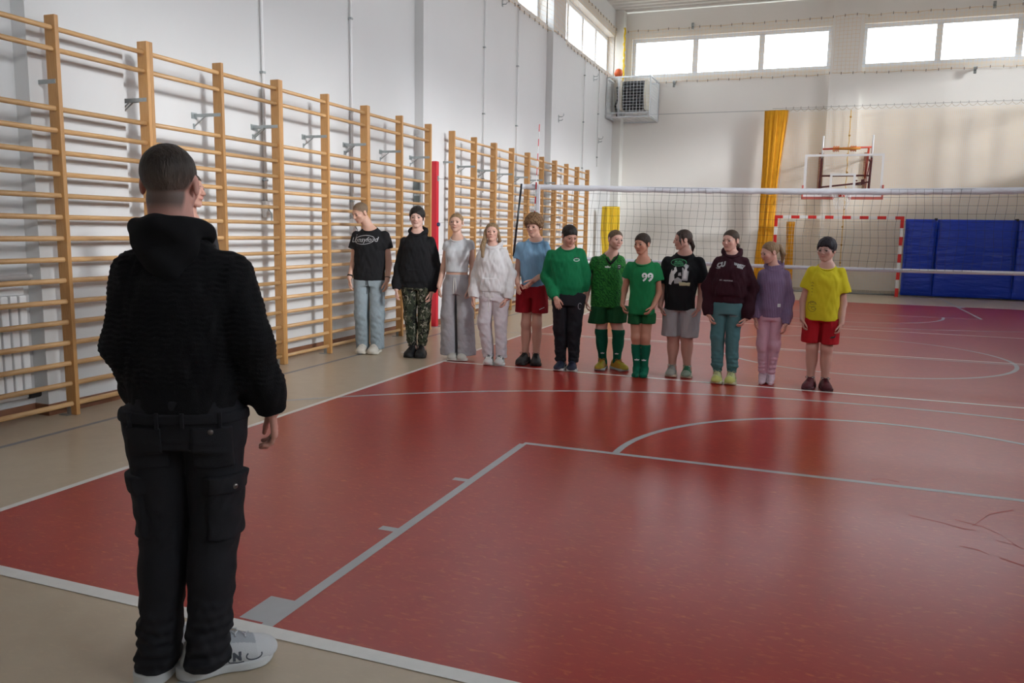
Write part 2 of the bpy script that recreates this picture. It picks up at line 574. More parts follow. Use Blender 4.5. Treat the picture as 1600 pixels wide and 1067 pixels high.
def wall_bars(y0, y1, nb, label, group):
    t = empty('wall_bars', (XB, y0, 0), label, 'wall bars', group)
    w = y1 - y0
    key = round(w, 3)
    if key not in _rungs: _rungs[key] = wall_bar_protos(w, nb)
    for z in RUNG_Z:
        o = link_mesh('rung', _rungs[key], t)
        o.location = (-.040 + rng.uniform(-.001, .001), 0, z)
        o.rotation_euler = (0, rng.uniform(-.3, .3), 0)
    ys = [.0178] + [w * k / nb for k in range(1, nb)] + [w - .0178]
    for yy in ys:
        o = link_mesh('post', post_me, t); o.location = (0, yy, 0)
        o = link_mesh('wall_bracket', bracket_me, t); o.location = (0, yy, 0)
        o = link_mesh('floor_bracket', footb_me, t); o.location = (0, yy, 0)
    return t


bA = [1.395, 3.204, 5.007, 6.815, 8.625]
labA = ['wooden wall bars at the left picture edge, in front of the white radiator',
        'wooden wall bars directly behind the head of the man in black',
        'wooden wall bars between the man in black and the boy in the black t-shirt',
        'wooden wall bars behind the two boys in black at the left of the line']
for i in range(4):
    wall_bars(bA[i], bA[i+1], 2, labA[i], 'wall bars in the nearer row')
bB = [9.425, 11.215, 13.005, 14.79, 16.57, 17.515]
labB = ['wooden wall bars just past the red post, behind the woman in the cropped top',
        'wooden wall bars behind the girl in the white hoodie, beside the net end',
        'wooden wall bars behind the boy with curly hair, seen through the net',
        'wooden wall bars second from the far end of the farther row',
        'single-bay wooden wall bars at the far end beside the yellow net bundle']
for i in range(5):
    wall_bars(bB[i], bB[i+1], 2 if i < 4 else 1, labB[i], 'wall bars in the farther row')

# ================================================================== LEFT WALL FITTINGS
def wall_pipe(y, z0, z1, label, box=True, r=.016):
    t = empty('window_opener_rod', (XL + .028, y, z0), label, 'rod')
    MB().tube([(0, 0, 0), (0, 0, z1 - z0)], r, 8).build('rod', M_white, t, True)
    z = .25
    while z < z1 - z0:
        MB().box((-.028, -.025, z - .012), (.02, .025, z + .012), .004).build('clip', M_steel, t)
        z += 1.15
    if box:
        MB().box((-.028, -.04, -.16), (.03, .04, .02), .008).build('gear_box', M_white, t)
        MB().tube([(0.02, 0, -.05), (.07, 0, -.12), (.07, 0, -.24)], .008, 6).build('crank', M_steel, t)


wall_pipe(5.13, 1.78, ZB - .02, 'white window opener rod nearest the man in black')
wall_pipe(6.92, 1.62, ZB - .02, 'white window opener rod above the boy with the shaved head')
wall_pipe(11.36, 2.2, ZB - .02, 'thin window opener rod to the right of the first wall pier past the red post', False, .012)
wall_pipe(13.07, 2.2, ZB - .02, 'thin window opener rod second past the red post', False, .012)
wall_pipe(17.95, 2.9, ZB - .02, 'thin window opener rod nearest beyond the far pier', False, .012)
wall_pipe(19.4, 3.3, ZB - .02, 'thin window opener rod nearest the corner fan heater', False, .012)
for y, z, lab in ((12.25, 5.75, 'small steel wall hook under the nearest high window'), (18.9, 5.55, 'small steel wall hook left of the fan heater'),
                  (15.0 + .45, 4.05, 'small steel double hook on the far pier'), (19.6, 4.02, 'small steel hook plate near the far corner')):
    x0 = -1.655 if 14.9 < y < 15.8 else XL
    t = empty('wall_hook', (x0, y, z), lab, 'hook')
    MB().box((0, -.03, -.08), (.008, .03, .08), .002).build('plate', M_steel, t)
    MB().tube([(0, 0, .04), (.09, 0, .04), (.12, 0, .07), (.12, 0, .11)], .008, 6).tube([(0, 0, -.04), (.08, 0, -.04), (.1, 0, -.01)], .008, 6).build('hook', M_steel, t)
# grey switch boxes on the side of the pier
t = empty('switch_box', (-1.73, 8.73, 1.62), 'grey glass-fronted switch boxes on the pier behind the wall bars', 'box')
M_box = mat('box_grey', (.42, .47, .48), .3)
for k in range(3):
    MB().box((-.055, -.06, .02 + k*.22), (.055, 0, .21 + k*.22), .006).build('housing', M_box, t)
    MB().box((-.045, -.064, .05 + k*.22), (.045, -.058, .18 + k*.22), .002).build('cover', mat('box_dark', (.16, .19, .19), .2), t)
# radiator at the left edge
t = empty('radiator', (XL + .02, .85, .15), 'white ribbed panel radiator low on the wall behind the left wall bars', 'radiator')
for k in range(16):
    MB().box((.05, .02 + k*.075, .08), (.14, .08 + k*.075, .82), .012).build('radiator_fin', M_white, t)
MB().box((.06, .01, .02), (.10, 1.22, .08), .01).build('header', M_white, t); MB().box((.06, .01, .82), (.10, 1.22, .88), .01).build('header', M_white, t)
MB().tube([(.10, -.3, .955), (.10, 1.27, .955)], .024, 10).sphere((.10, 1.27, .955), .026).build('top_pipe', mat('pipe_grey', (.45, .43, .42), .4), t, True)
MB().tube([(.0, .2, .955), (.10, .2, .955)], .014, 8).tube([(.0, 1.0, .955), (.10, 1.0, .955)], .014, 8).tube([(0, .3, .4), (.07, .3, .4)], .015, 8).tube([(0, 1.0, .4), (.07, 1.0, .4)], .015, 8).build('wall_support', M_steel, t, True)
MB().tube([(.08, 1.0, .05), (.08, 1.21, .04), (.10, 1.27, .04)], .016, 8).disc((.10, 1.2, .04), .03, .09, 10, 'Y').build('valve', M_black, t)

# ================================================================== FAN HEATER IN A CAGE
t = empty('fan_heater', (-1.15, 20.75, 4.72), 'dark grilled fan heater in a steel cage high in the far left corner', 'heater')
cx0, cx1, cy0, cy1, cz1 = -.62, .60, -.50, .72, 1.08
M_cage = mat('cage_steel', (.60, .62, .64), .35, metal=.6)
cg = MB()
for xa in (cx0, cx1):
    for ya in (cy0, cy1): cg.box((xa - .018, ya - .018, 0), (xa + .018, ya + .018, cz1))
for za in (0, cz1):
    for ya in (cy0, cy1): cg.box((cx0, ya - .018, za - .018), (cx1, ya + .018, za + .018))
    for xa in (cx0, cx1): cg.box((xa - .018, cy0, za - .018), (xa + .018, cy1, za + .018))
cg.box((-.30, cy0 - .02, 0.02), (-.27, cy0 + .0, cz1)); cg.box((cx0, cy0 - .02, .10), (cx1, cy0, .13))
cg.build('cage_frame', M_cage, t)
wm = MB()
for k in range(1, 13):
    x = cx0 + (cx1 - cx0) * k / 13
    wm.tube([(x, cy0, 0), (x, cy0, cz1)], .0035, 4, False)
    wm.tube([(x, cy0, 0), (x, cy1, 0)], .0035, 4, False)
    z = cz1 * k / 13
    wm.tube([(cx0, cy0, z), (cx1, cy0, z)], .0035, 4, False)
    wm.tube([(cx0, cy0, z), (cx0, cy1, z)], .0035, 4, False); wm.tube([(cx1, cy0, z), (cx1, cy1, z)], .0035, 4, False)
    yy = cy0 + (cy1 - cy0) * k / 13
    wm.tube([(cx0, yy, 0), (cx0, yy, cz1)], .0035, 4, False); wm.tube([(cx1, yy, 0), (cx1, yy, cz1)], .0035, 4, False)
o = wm.build('cage_wires', M_cage, t); o['kind'] = 'stuff'
M_heat = mat('heater_dark', (.018, .02, .024), .4)
M_cream = mat('heater_cream', (.62, .58, .48), .45)
hb = MB()
ns = 8
for s in (-1, 1):                                      # curved cream side cheeks
    vs = []
    for i in range(ns + 1):
        u = i / ns; z = .24 + .80*u; bul = .10*math.sin(math.pi*u)
        xc = .06 + s*.35
        for dx, dy in ((-.035, -.18 - bul), (.035, -.18 - bul), (.035, .30), (-.035, .30)):
            vs.append((xc + dx, dy, z))
    fs = [(0, 1, 2, 3), tuple(4*ns + q for q in (3, 2, 1, 0))]
    for i in range(ns):
        for q in range(4): fs.append((4*i + q, 4*i + 4 + q, 4*i + 4 + (q+1) % 4, 4*i + (q+1) % 4))
    MB().add(vs, fs).build('side_cheek', M_cream, t)
MB().box((-.26, -.12, .24), (.38, .34, 1.03), .02).build('housing', M_heat, t)
for k in range(11):                                    # front louvres
    z = .30 + k*.067
    MB().box((-.25, -.20, z), (.37, -.115, z + .022), .003).build('louvre', M_heat, t)
MB().tube([(-.45, .1, .1), (-.5, .05, .4), (-.42, 0, .6), (-.48, .1, .9), (-.4, .5, 1.0)], .03, 8).build('hose', M_black, t, True)
MB().box((-.55, .3, .15), (-.35, .7, .35), .02).box((.1, .34, .55), (.2, .72, .62)).box((-.1, .34, .55), (0, .72, .62)).build('wall_mount', M_steel, t)
# orange ball stuck on top of the cage
ball = MB().sphere((0, 0, .12), .12, 20, 14).build('ball', mat('orange_ball', (.75, .13, .03), .5), None, True)
ball.location = (-1.50, 20.42, 4.72 + cz1 + .02)
tag(ball, 'orange ball lodged on top of the fan heater cage', 'ball')
sm = MB()
for k in range(3):
    a = math.pi * k / 3
    sm.tube([(.121*math.cos(a)*math.cos(q), .121*math.sin(a)*math.cos(q), .12 + .121*math.sin(q)) for q in [i*2*math.pi/20 for i in range(21)]], .003, 4, False)
sm.build('seam', M_black, ball)

# ================================================================== PROTECTIVE NETS
M_onet = mat('orange_net_cord', (0.86, 0.60, 0.28), 0.8)
M_onet2 = mat('orange_net_bunch', (0.90, 0.37, 0.010), 0.8, noise=0.35, nscale=40, stretch=(1, 1, .15), bump=0.6, bscale=50)
M_ynet = mat('yellow_net_bunch', (0.88, 0.55, 0.03), 0.8, noise=0.3, nscale=40, stretch=(1, 1, .15), bump=0.6, bscale=50)
M_wire = mat('wire_grey', (.30, .29, .27), .5, metal=.5)


def cord_grid(fn, nu, nv, segu, segv, r, mb=None):
    """cords along both parameter directions of the surface fn(u,v), three-sided"""
    mb = mb or MB()
    for i in range(nu + 1):
        mb.tube([fn(i / nu, j / segv) for j in range(segv + 1)], r, 3, False)
    for j in range(nv + 1):
        mb.tube([fn(i / segu, j / nv) for i in range(segu + 1)], r, 3, False)
    return mb


def scallop(x0, x1, z, y, n, drop):
    pts = []
    for k in range(n):
        for q in range(5):
            u = q / 5
            pts.append((x0 + (x1 - x0)*(k + u)/n, y, z - drop*(1 - (2*u - 1)**2)))
    pts.append((x1, y, z))
    return pts


# large ball-stop net in front of the far wall
t = empty('ball_stop_net', (6.6, 21.22, 0), 'large fine-meshed orange net hanging across the far wall behind the goal', 'net')
x0, x1, zt = 2.98 - 6.6, 10.6 - 6.6, 4.86
def fn(u, v):
    x = x0 + (x1 - x0)*u; z = .06 + (zt - .10)*v
    k = 44
    sc = .085 * (1 - abs(math.sin(math.pi*k*u)) ) * 0 if v < .999 else 0
    return (x, .035*math.sin(u*70) * (.3 + .7*v) + .02*math.sin(u*23 + 2*v), z - .04*math.sin(u*60)*(1-v)*.3 - sc)
o = cord_grid(fn, 170, 108, 120, 10, .0021).build('net_mesh', M_onet, t); o['kind'] = 'stuff'
n_sc = 40
MB().tube(scallop(x0, x1, zt + .07, 0, n_sc, .075), .004, 4, False).build('scalloped_edge_cord', mat('net_edge', (.45, .33, .16), .8), t)
MB().tube([(x0 - .35, .0, zt + .085), (x1, .0, zt + .085)], .005, 5).build('support_wire', M_wire, t)
hk = MB()
for k in range(n_sc + 1):
    x = x0 + (x1 - x0)*k/n_sc
    hk.tube([(x, 0, zt + .06), (x, 0, zt + .12)], .006, 4)
o = hk.build('hooks', M_wire, t); o['kind'] = 'stuff'
MB().tube([(-1.98 + .012*math.sin(3*k), -.05, zt - .02 - k*.16) for k in range(28)], .010, 6).build('draw_rope', mat('rope_ochre', (.62, .38, .08), .8), t)
for k in range(9): MB().sphere((-1.98 + .012*math.sin(3*k*3.0), -.05, zt - .2 - k*.48), .028, 8, 6).build('rope_knot', mat('rope_knot', (.45, .25, .05), .8), t, True)


def bundle(name, loc, h, w, m, label, seed, taper=.35, skew=0.0):
    """a net drawn together: a deep-pleated hanging bunch"""
    r = random.Random(seed)
    n, nz = 46, 22
    ph = [r.uniform(0, 6.28) for _ in range(6)]
    mb = MB(); vs = []
    for j in range(nz + 1):
        v = j / nz
        ww = w * (1 - taper * (1 - v)) * (1 + .12*math.sin(5*v + ph[0]))
        for i in range(n):
            a = 2*math.pi*i/n
            rr = 1 + .30*math.sin(9*a + ph[1] + 1.2*math.sin(3*v + ph[2])) + .12*math.sin(17*a + ph[3] + 4*v)
            vs.append((skew*(v - 1) + ww*.5*rr*math.cos(a), .33*ww*.5*rr*math.sin(a), h*v))
    fs = [(j*n + i, j*n + (i+1) % n, (j+1)*n + (i+1) % n, (j+1)*n + i) for j in range(nz) for i in range(n)]
    fs += [tuple(reversed(range(n))), tuple(range(nz*n, nz*n + n))]
    mb.add(vs, fs)
    t = empty(name, loc, label, 'net')
    mb.build('gathered_net', m, t, True)
    cd = MB()
    for k in range(16):
        a = 2*math.pi*k/16 + r.uniform(-.1, .1)
        pts = []
        for j in range(nz + 1):
            v = j/nz; ww = w*(1 - taper*(1 - v))*(1.05 + .12*math.sin(5*v + ph[0]))
            rr = 1.03 + .30*math.sin(9*a + ph[1] + 1.2*math.sin(3*v + ph[2]))
            pts.append((skew*(v - 1) + ww*.5*rr*math.cos(a), .35*ww*.5*rr*math.sin(a), h*v))
        cd.tube(pts, .006, 4, False)
    o = cd.build('net_cords', m, t); o['kind'] = 'stuff'
    MB().tube([(-w*.5, 0, h), (w*.5, 0, h)], .012, 6).build('top_cord', M_wire, t)
    return t


bundle('gathered_net', (2.74, 21.15, .02), 4.86, .46, M_onet2, 'thick orange bunch of drawn-back net hanging left of the basketball hoop', 3, .42, .14)
bundle('gathered_net', (-1.33, 19.3, .02), 2.20, .36, M_ynet, 'yellow bunch of drawn-back net beyond the end of the wall bars', 5, .1)
bundle('gathered_net', (3.30, 21.12, .25), 1.65, .16, M_onet2, 'short thin orange bunch of net beside the left goal post', 8, .1)

# nets over the high windows
def window_net(name, fn, nu, nv, label, edge_pts, hooks):
    t = empty(name, (0, 0, 0), label, 'net')
    p0 = Vector(fn(.5, 0)); t.location = p0
    g = lambda u, v: Vector(fn(u, v)) - p0
    o = cord_grid(g, nu, nv, 30, 4, .0022).build('net_mesh', M_onet, t); o['kind'] = 'stuff'
    eb = MB()
    for pts in edge_pts: eb.tube([Vector(p) - p0 for p in pts], .004, 4, False)
    eb.build('edge_cord', mat('net_edge_orange', (.66, .46, .22), .8), t)
    hb = MB()
    for p in hooks:
        q = Vector(p) - p0
        hb.tube([q + Vector((0, 0, -.035)), q + Vector((0, 0, .030))], .008, 5)
    o = hb.build('hooks', mat('hook_dark', (.10, .09, .09), .5), t); o['kind'] = 'stuff'
    return t


def far_fn(u, v):
    x = -1.50 + 12.2*u
    y = 21.44 if not (4.0 < x < 4.83) else 21.30
    return (x, y - .01*math.sin(u*90), 5.82 + 1.46*v + .012*math.sin(u*80)*(2*v - 1))
e1 = [[far_fn(i/120, v) for i in range(121)] for v in (0, 1)]
hk1 = [far_fn(i/42, v) for i in range(43) for v in (0, 1)]
window_net('window_guard_net', far_fn, 122, 15, 'pale orange guard net stretched over the far wall windows', e1, hk1)
def left_fn(u, v):
    y = -2.0 + 23.05*u
    x = -1.755
    for a, b in PIL:
        if a - .05 < y < b + .05: x = -1.625
    return (x + .01*math.sin(u*120), y, 5.84 + 1.44*v)
e2 = [[left_fn(i/160, v) for i in range(161)] for v in (0, 1)]
hk2 = [left_fn(i/78, v) for i in range(79) for v in (0, 1)]
window_net('window_guard_net', left_fn, 230, 15, 'pale orange guard net stretched over the left wall windows', e2, hk2)
t = empty('corner_net_roll', (-1.50, 21.02, 5.72), 'thin yellow roll of net standing in the corner above the fan heater', 'net')
vs = [(0.012*math.sin(2*k), 0.0, .075*k) for k in range(22)]
MB().tube(vs, [.028 + .008*math.sin(3*k) for k in range(22)], 8).build('net_roll', M_ynet, t, True)
for x, z, lab in ((-.10, 5.78, 'small steel net winch under the left pane of the far windows'), (7.45, 5.78, 'small steel net winch under the right far window'),
                  (.35, 7.33, 'small steel net pulley above the left far window'), (7.75, 7.33, 'small steel net pulley above the right far window')):
    t = empty('net_winch', (x, YF, z), lab, 'winch')
    MB().box((-.02, -.14, -.02), (.02, 0, .02), .004).build('arm', M_steel, t)
    MB().disc((-.03, -.14, 0), .055, .06, 12, 'X').disc((-.03, -.14, -.09), .035, .06, 12, 'X').build('wheel', M_steel, t)

# ================================================================== BASKETBALL HOOP
M_mar = mat('maroon_steel', (0.20, 0.025, 0.03), 0.4)
M_plexi = glass_mat('plexiglass')
M_rpad = mat('red_pad', (0.55, 0.13, 0.10), 0.6)
t = empty('basketball_hoop', (4.49, 19.32, 2.46), 'glass basketball backboard with white lines on a maroon folding frame', 'basketball hoop')
W2, H2 = .905, 1.07
MB().box((-W2, -.006, .03), (W2, .006, H2)).build('glass_board', M_plexi, t)
b = MB(); s = .055
b.box((-W2, -.014, H2 - s), (W2, .014, H2)).box((-W2, -.014, .03), (W2, .014, .03 + s)).box((-W2, -.014, .03 + s), (-W2 + s, .014, H2 - s)).box((W2 - s, -.014, .03 + s), (W2, .014, H2 - s))
b.build('white_border', M_white, t)
b = MB()
b.box((-.295, -.012, .55), (.295, .010, .60)).box((-.295, -.012, .12), (-.24, .010, .55)).box((.24, -.012, .12), (.295, .010, .55)).box((-.295, -.012, .10), (.295, .010, .15))
b.build('target_square', M_white, t)
b = MB()
b.box((-W2 - .03, -.03, -.03), (-.16, .03, .035), .012).box((.16, -.03, -.03), (W2 + .03, .03, .035), .012)
for sx in (-1, 1):
    a, c = sorted((sx*(W2 - .01), sx*(W2 + .035)))
    b.box((a, -.03, -.03), (c, .03, .32), .012)
b.build('edge_padding', M_rpad, t)
rg = [(.225*math.cos(a), -.40 + .225*math.sin(a), .14) for a in [2*math.pi*i/32 for i in range(33)]]
MB().tube(rg, .009, 8, False).box((-.09, -.19, .12), (.09, -.015, .16), .004).box((-.08, -.03, .03), (.08, -.012, .17)).build('hoop_ring', mat('hoop_red', (.55, .06, .03), .4), t, True)
nb = MB()
for k in range(16):
    pts = []
    for j in range(9):
        v = j/8
        a = 2*math.pi*(k/16) + (v*8*math.pi/16)*(1 if k % 2 else -1)
        rr = .222 - .10*v + .02*math.sin(math.pi*v)
        pts.append((rr*math.cos(a), -.40 + rr*math.sin(a), .14 - .42*v))
    nb.tube(pts, .004, 4, False)
o = nb.build('hoop_net', M_white, t); o['kind'] = 'stuff'
fr = MB()
for sx in (-.53, .60):
    fr.tube([(sx, .06, .05), (sx + .02, .06, .98)], .028, 8)
fr.tube([(-.55, .06, .55), (.62, .06, .55)], .022, 8).tube([(-.53, .09, .27), (.12, .09, .34), (.62, .09, .40)], .022, 8)
fr.build('support_frame', M_mar, t, True)
for sx in (-.51, .62): MB().tube([(sx, .06, .98), (sx + .005, .06, 1.52)], .022, 8).build('upper_post', M_white, t, True)
ar = MB()
for sx in (-.53, .60):
    ar.tube([(sx, .06, .90), (sx, 2.16, 1.15)], .025, 8).tube([(sx, .06, .15), (sx, 2.16, .35)], .025, 8)
    ar.tube([(sx, .06, .9), (sx, 2.16, .35)], .016, 6)
    ar.box((sx - .06, 2.13, .2), (sx + .06, 2.175, 1.3))
ar.build('wall_arm', M_mar, t, True)
MB().tube([(-.51, .05, 1.20), (.60, .05, 1.23)], .024, 8).tube([(.54, .03, 1.20), (.50, .03, .48)], .024, 8).build('red_cross_bar', mat('bar_red', (.62, .07, .03), .45), t, True)
for sx in (-.20, .19):
    m = MB()
    for k in range(6): m.disc((sx - .075 + .025*k, .05, 1.20), .06 + .015*(k % 2), .018, 14, 'X')
    m.build('orange_drum', mat('drum_orange', (.80, .22, .03), .5), t)
MB().tube([(-.14, -.02, 1.20), (.2, -.02, 1.19), (.35, -.02, 1.2)], .03, 6).build('rope_coil', mat('drum_orange2', (.75, .30, .05), .7, noise=.4, nscale=60), t, True)
MB().box((.42, .04, .33), (.50, .12, .46), .01).tube([(.25, .08, .33), (.45, .08, .33)], .014, 6).tube([(.28, .08, .43), (.34, .08, .43)], .018, 8).build('latch', M_mar, t)

# ================================================================== HANDBALL GOAL
M_gw = mat('goal_white', (.82, .82, .80), .4)
M_gr = mat('goal_red', (.66, .02, .015), .4)
t = empty('handball_goal', (4.47, 20.6, 0), 'red and white striped handball goal standing in front of the far wall', 'goal')
ge = 1.54
def stripe_bar(nm, p0, p1, n, first_red, wide_ends=False):
    p0, p1 = Vector(p0), Vector(p1)
    for k in range(n):
        a, c = p0.lerp(p1, k/n), p0.lerp(p1, (k+1)/n)
        lo = Vector([min(q, w) for q, w in zip(a, c)]); hi = Vector([max(q, w) for q, w in zip(a, c)])
        d = (p1 - p0).normalized()
        e = Vector((.04, .04, .04)); e -= Vector([abs(q) for q in d]) * .04
        red = (k % 2 == 0) == first_red
        MB().box(lo - e, hi + e, .006).build('red_block' if red else 'white_block', M_gr if red else M_gw, t)
stripe_bar('bar', (-ge - .04, 0, 2.02), (ge + .04, 0, 2.02), 15, True)
for sx in (-ge, ge): stripe_bar('post', (sx, 0, 1.98), (sx, 0, 0), 9, True)
gf = MB()
for sx in (-ge, ge):
    gf.tube([(sx, .04, 2.0), (sx, .26, 1.95), (sx, .42, .03)], .014, 6).tube([(sx, .0, .02), (sx, .42, .02)], .016, 6)
gf.tube([(-ge, .42, .02), (ge, .42, .02)], .016, 6)
gf.build('net_frame', M_steel, t, True)
M_gn = mat('goal_net_cord', (.70, .64, .50), .85)
def gb(u, v):
    x = -ge + 2*ge*u
    if v > .86: f = (1 - v)/.14; y, z = .26*f, 2.0 - .05*f
    else: f = 1 - v/.86; y, z = .26 + .16*f, 1.95 - 1.93*f
    return (x, y + .03*math.sin(9*u)*math.sin(math.pi*v), z)
gm = cord_grid(gb, 30, 22, 30, 22, .0026)
for sx in (-ge, ge):
    def gs(u, v, sx=sx):
        yb = .42 - .16*v
        return (sx + .02*math.sin(7*u + 3*v), yb*u, .02 + 1.93*v)
    cord_grid(gs, 8, 20, 6, 12, .0026, gm)
o = gm.build('goal_net', M_gn, t); o['kind'] = 'stuff'

# ================================================================== BLUE WALL MATS
def blue_mat_mat():
    m = mat('blue_vinyl', (0.004, 0.040, 0.45), 0.28, 0.5, noise=.10, nscale=3)
    nt = m.node_tree; b = nt.nodes['Principled BSDF']
    tc = nt.nodes.new('ShaderNodeTexCoord'); mp = nt.nodes.new('ShaderNodeMapping')
    mp.inputs['Rotation'].default_value = (0, R(-38), 0); mp.inputs['Scale'].default_value = (.7, 1, 3.2)
    n = nt.nodes.new('ShaderNodeTexNoise'); n.inputs['Scale'].default_value = 2.6; n.inputs['Detail'].default_value = 3
    n.inputs['Distortion'].default_value = .5
    bp = nt.nodes.new('ShaderNodeBump'); bp.inputs['Strength'].default_value = .55; bp.inputs['Distance'].default_value = .06
    nt.links.new(tc.outputs['Object'], mp.inputs[0]); nt.links.new(mp.outputs[0], n.inputs['Vector'])
    nt.links.new(n.outputs['Fac'], bp.inputs['Height']); nt.links.new(bp.outputs[0], b.inputs['Normal'])
    return m
M_blue = blue_mat_mat()
for (xa, xb, lab) in ((6.13, 6.86, 'narrow left part of the blue vinyl crash mats beside the goal post'),
                      (6.87, 8.66, 'wide middle blue vinyl crash mat leaning on the far wall'),
                      (8.67, 10.45, 'rightmost blue vinyl crash mat leaning on the far wall')):
    t = empty('crash_mat', ((xa + xb)/2, 20.98, 0), lab, 'mat', 'blue crash mats along the far wall')
    hw = (xb - xa)/2
    nx, nz = 24, 24
    bm = bmesh.new()
    bmesh.ops.create_grid(bm, x_segments=nx, y_segments=nz, size=.5)
    for v in bm.verts:
        u, w = v.co.x + .5, v.co.y + .5
        x = -hw + 2*hw*u; z = .03 + 1.97*w
        q = (x*.8 + z*.62) * 5.2
        e = min(u, 1 - u, w, 1 - w)
        d = .014*math.sin(q + 1.3*math.sin(z*2.1 + xa))*min(1, e*6) + .02*math.sin(math.pi*w)*min(1, e*5)
        v.co = Vector((x, -.07 - d - .03*(1 - abs(2*w - 1)**6)*min(1, e*14), z))
    r_ = bmesh.ops.extrude_face_region(bm, geom=bm.faces[:])
    for v in [g for g in r_['geom'] if isinstance(g, bmesh.types.BMVert)]: v.co.y = .10
    bmesh.ops.recalc_face_normals(bm, faces=bm.faces[:])
    me = bpy.data.meshes.new('mat_cover'); bm.to_mesh(me); bm.free(); me.materials.append(M_blue)
    me.polygons.foreach_set('use_smooth', [True]*len(me.polygons))
    link_mesh('mat_cover', me, t)
    MB().box((hw - .06, -.10, 1.97), (hw - .005, .12, 2.03), .012).build('strap', M_black, t)
    MB().box((hw - .04, -.112, .3), (hw - .025, -.10, 1.9)).build('seam_strip', mat('blue_seam', (.008, .03, .22), .5), t)

# ================================================================== VOLLEYBALL NET
M_cord = mat('black_net_cord', (0.018, 0.017, 0.017), 0.8)
M_band = mat('white_net_band', (0.72, 0.73, 0.78), 0.7, noise=.10, nscale=25, bump=.4, bscale=20, stretch=(1, 1, 6))
M_rod = mat('black_rod', (.012, .012, .014), .35)
t = empty('volleyball_net', (4.5, 9.0, 0), 'black volleyball net with white bands stretched across the hall behind the line', 'volleyball net')
xa, xb = -.17 - 4.5, 9.20 - 4.5
def zt_(x): return 2.20 - .075*math.sin(math.pi*min(1, max(0, (x - xa)/(xb - xa)))) - .0*x
def zb_(x): return 1.155 - .045*math.sin(math.pi*min(1, max(0, (x - xa)/(xb - xa))))
def vn(u, v):
    x = xa + .10*v*0 + (xb - xa)*u
    lean = -.10*(1 - v)*max(0, 1 - u*6)
    sag = .012*math.sin(u*31 + 4*v)
    zz = zb_(x) + (zt_(x) - zb_(x))*v
    return (x + lean + .012*math.sin(u*47 + 9*v), .01*math.sin(u*19), zz + sag*(.5 - abs(v - .5)))
o = cord_grid(vn, 94, 10, 94, 10, .0019).build('net_mesh', M_cord, t); o['kind'] = 'stuff'
def ribbon(pts_lo, pts_hi, th):
    n = len(pts_lo); vs = []
    for a, c in zip(pts_lo, pts_hi):
        for p, dy in ((a, -th), (c, -th), (c, th), (a, th)): vs.append((p[0], p[1] + dy, p[2]))
    fs = [(0, 1, 2, 3), tuple(4*(n-1) + q for q in (3, 2, 1, 0))]
    for i in range(n - 1):
        for q in range(4): fs.append((4*i + q, 4*i + (q+1) % 4, 4*i + 4 + (q+1) % 4, 4*i + 4 + q))
    return MB().add(vs, fs)
N = 120
rr_ = random.Random(2)
top_lo = []; top_hi = []
for i in range(N + 1):
    u = i/N; x = xa + (xb - xa)*u; w = rr_.uniform(-.006, .006)
    top_lo.append((x, w, zt_(x) - .068 + w)); top_hi.append((x, 0, zt_(x) + .012))
ribbon(top_lo, top_hi, .006).build('top_band', M_band, t, True)
bl = []; bh = []
for i in range(N + 1):
    u = i/N; x = xa - .1*(1 - u) + (xb - xa)*u
    bl.append((x, 0, zb_(x) - .03)); bh.append((x, 0, zb_(x) + .02))
ribbon(bl, bh, .005).build('bottom_tape', M_band, t, True)
MB().box((.075 - 4.5, -.012, 1.16), (.125 - 4.5, .012, 2.19)).build('side_tape', M_band, t)
MB().tube([(-.165 - 4.5, 0, 2.215), (-.275 - 4.5, 0, 1.14)], .017, 8).build('side_rod', M_rod, t, True)
MB().tube([(.072 - 4.5, -.02, 2.235), (.035 - 4.5, -.02, 1.14)], .013, 8).build('side_rod', M_rod, t, True)
MB().tube([(9.21 - 4.5, 0, 2.2), (9.28 - 4.5, 0, 1.14)], .017, 8).build('side_rod', M_rod, t, True)
A0, A1 = Vector((.038 - 4.5, -.03, 1.2)), Vector((.105 - 4.5, -.03, 3.06))
for k in range(18):
    MB().tube([A1.lerp(A0, k/18), A1.lerp(A0, (k+1)/18)], .006, 8).build('antenna_band', M_white if k % 2 else mat('antenna_red', (.62, .03, .04), .4), t)
cb = MB()
cb.tube([(-1.56 - 4.5, 0, 2.30), (-.165 - 4.5, 0, 2.205)], .0028, 5).tube([(-1.56 - 4.5, 0, 1.62), (-.21 - 4.5, 0, 1.70)], .0025, 5).tube([(-1.56 - 4.5, 0, 1.13), (-.27 - 4.5, 0, 1.15)], .0028, 5)
cb.tube([(9.21 - 4.5, 0, 2.205), (10.56 - 4.5, 0, 2.30)], .0028, 5).tube([(9.28 - 4.5, 0, 1.15), (10.56 - 4.5, 0, 1.13)], .0028, 5)
cb.build('tension_cord', M_wire, t)
for x, lab in ((-1.585, 'red volleyball post between the two rows of wall bars'), (10.585, 'red volleyball post at the right end of the net')):
    p = empty('volleyball_post', (x, 9.0, 0), lab, 'post')
    MB().box((-.045, -.045, 0), (.045, .045, 2.56), .012).build('post', M_red, p)
    s = 1 if x < 0 else -1
    MB().disc((s*.045 - (.03 if s < 0 else 0), 0, 1.60), .03, .03, 12, 'X').build('tension_knob', mat('knob_blue', (.02, .05, .12), .4), p)
    MB().box((s*.045 - .012, -.02, 2.26), (s*.045 + .012, .02, 2.34), .004).box((s*.045 - .012, -.03, 1.08), (s*.045 + .012, .03, 1.17), .004).build('cord_hook', M_steel, p)
    MB().disc((0, 0, 0.0), .09, .006, 20).build('floor_collar', M_steel, p)

# ================================================================== PEOPLE: implicit surfaces
F32 = np.float32
def V(*a): return np.array(a, F32)


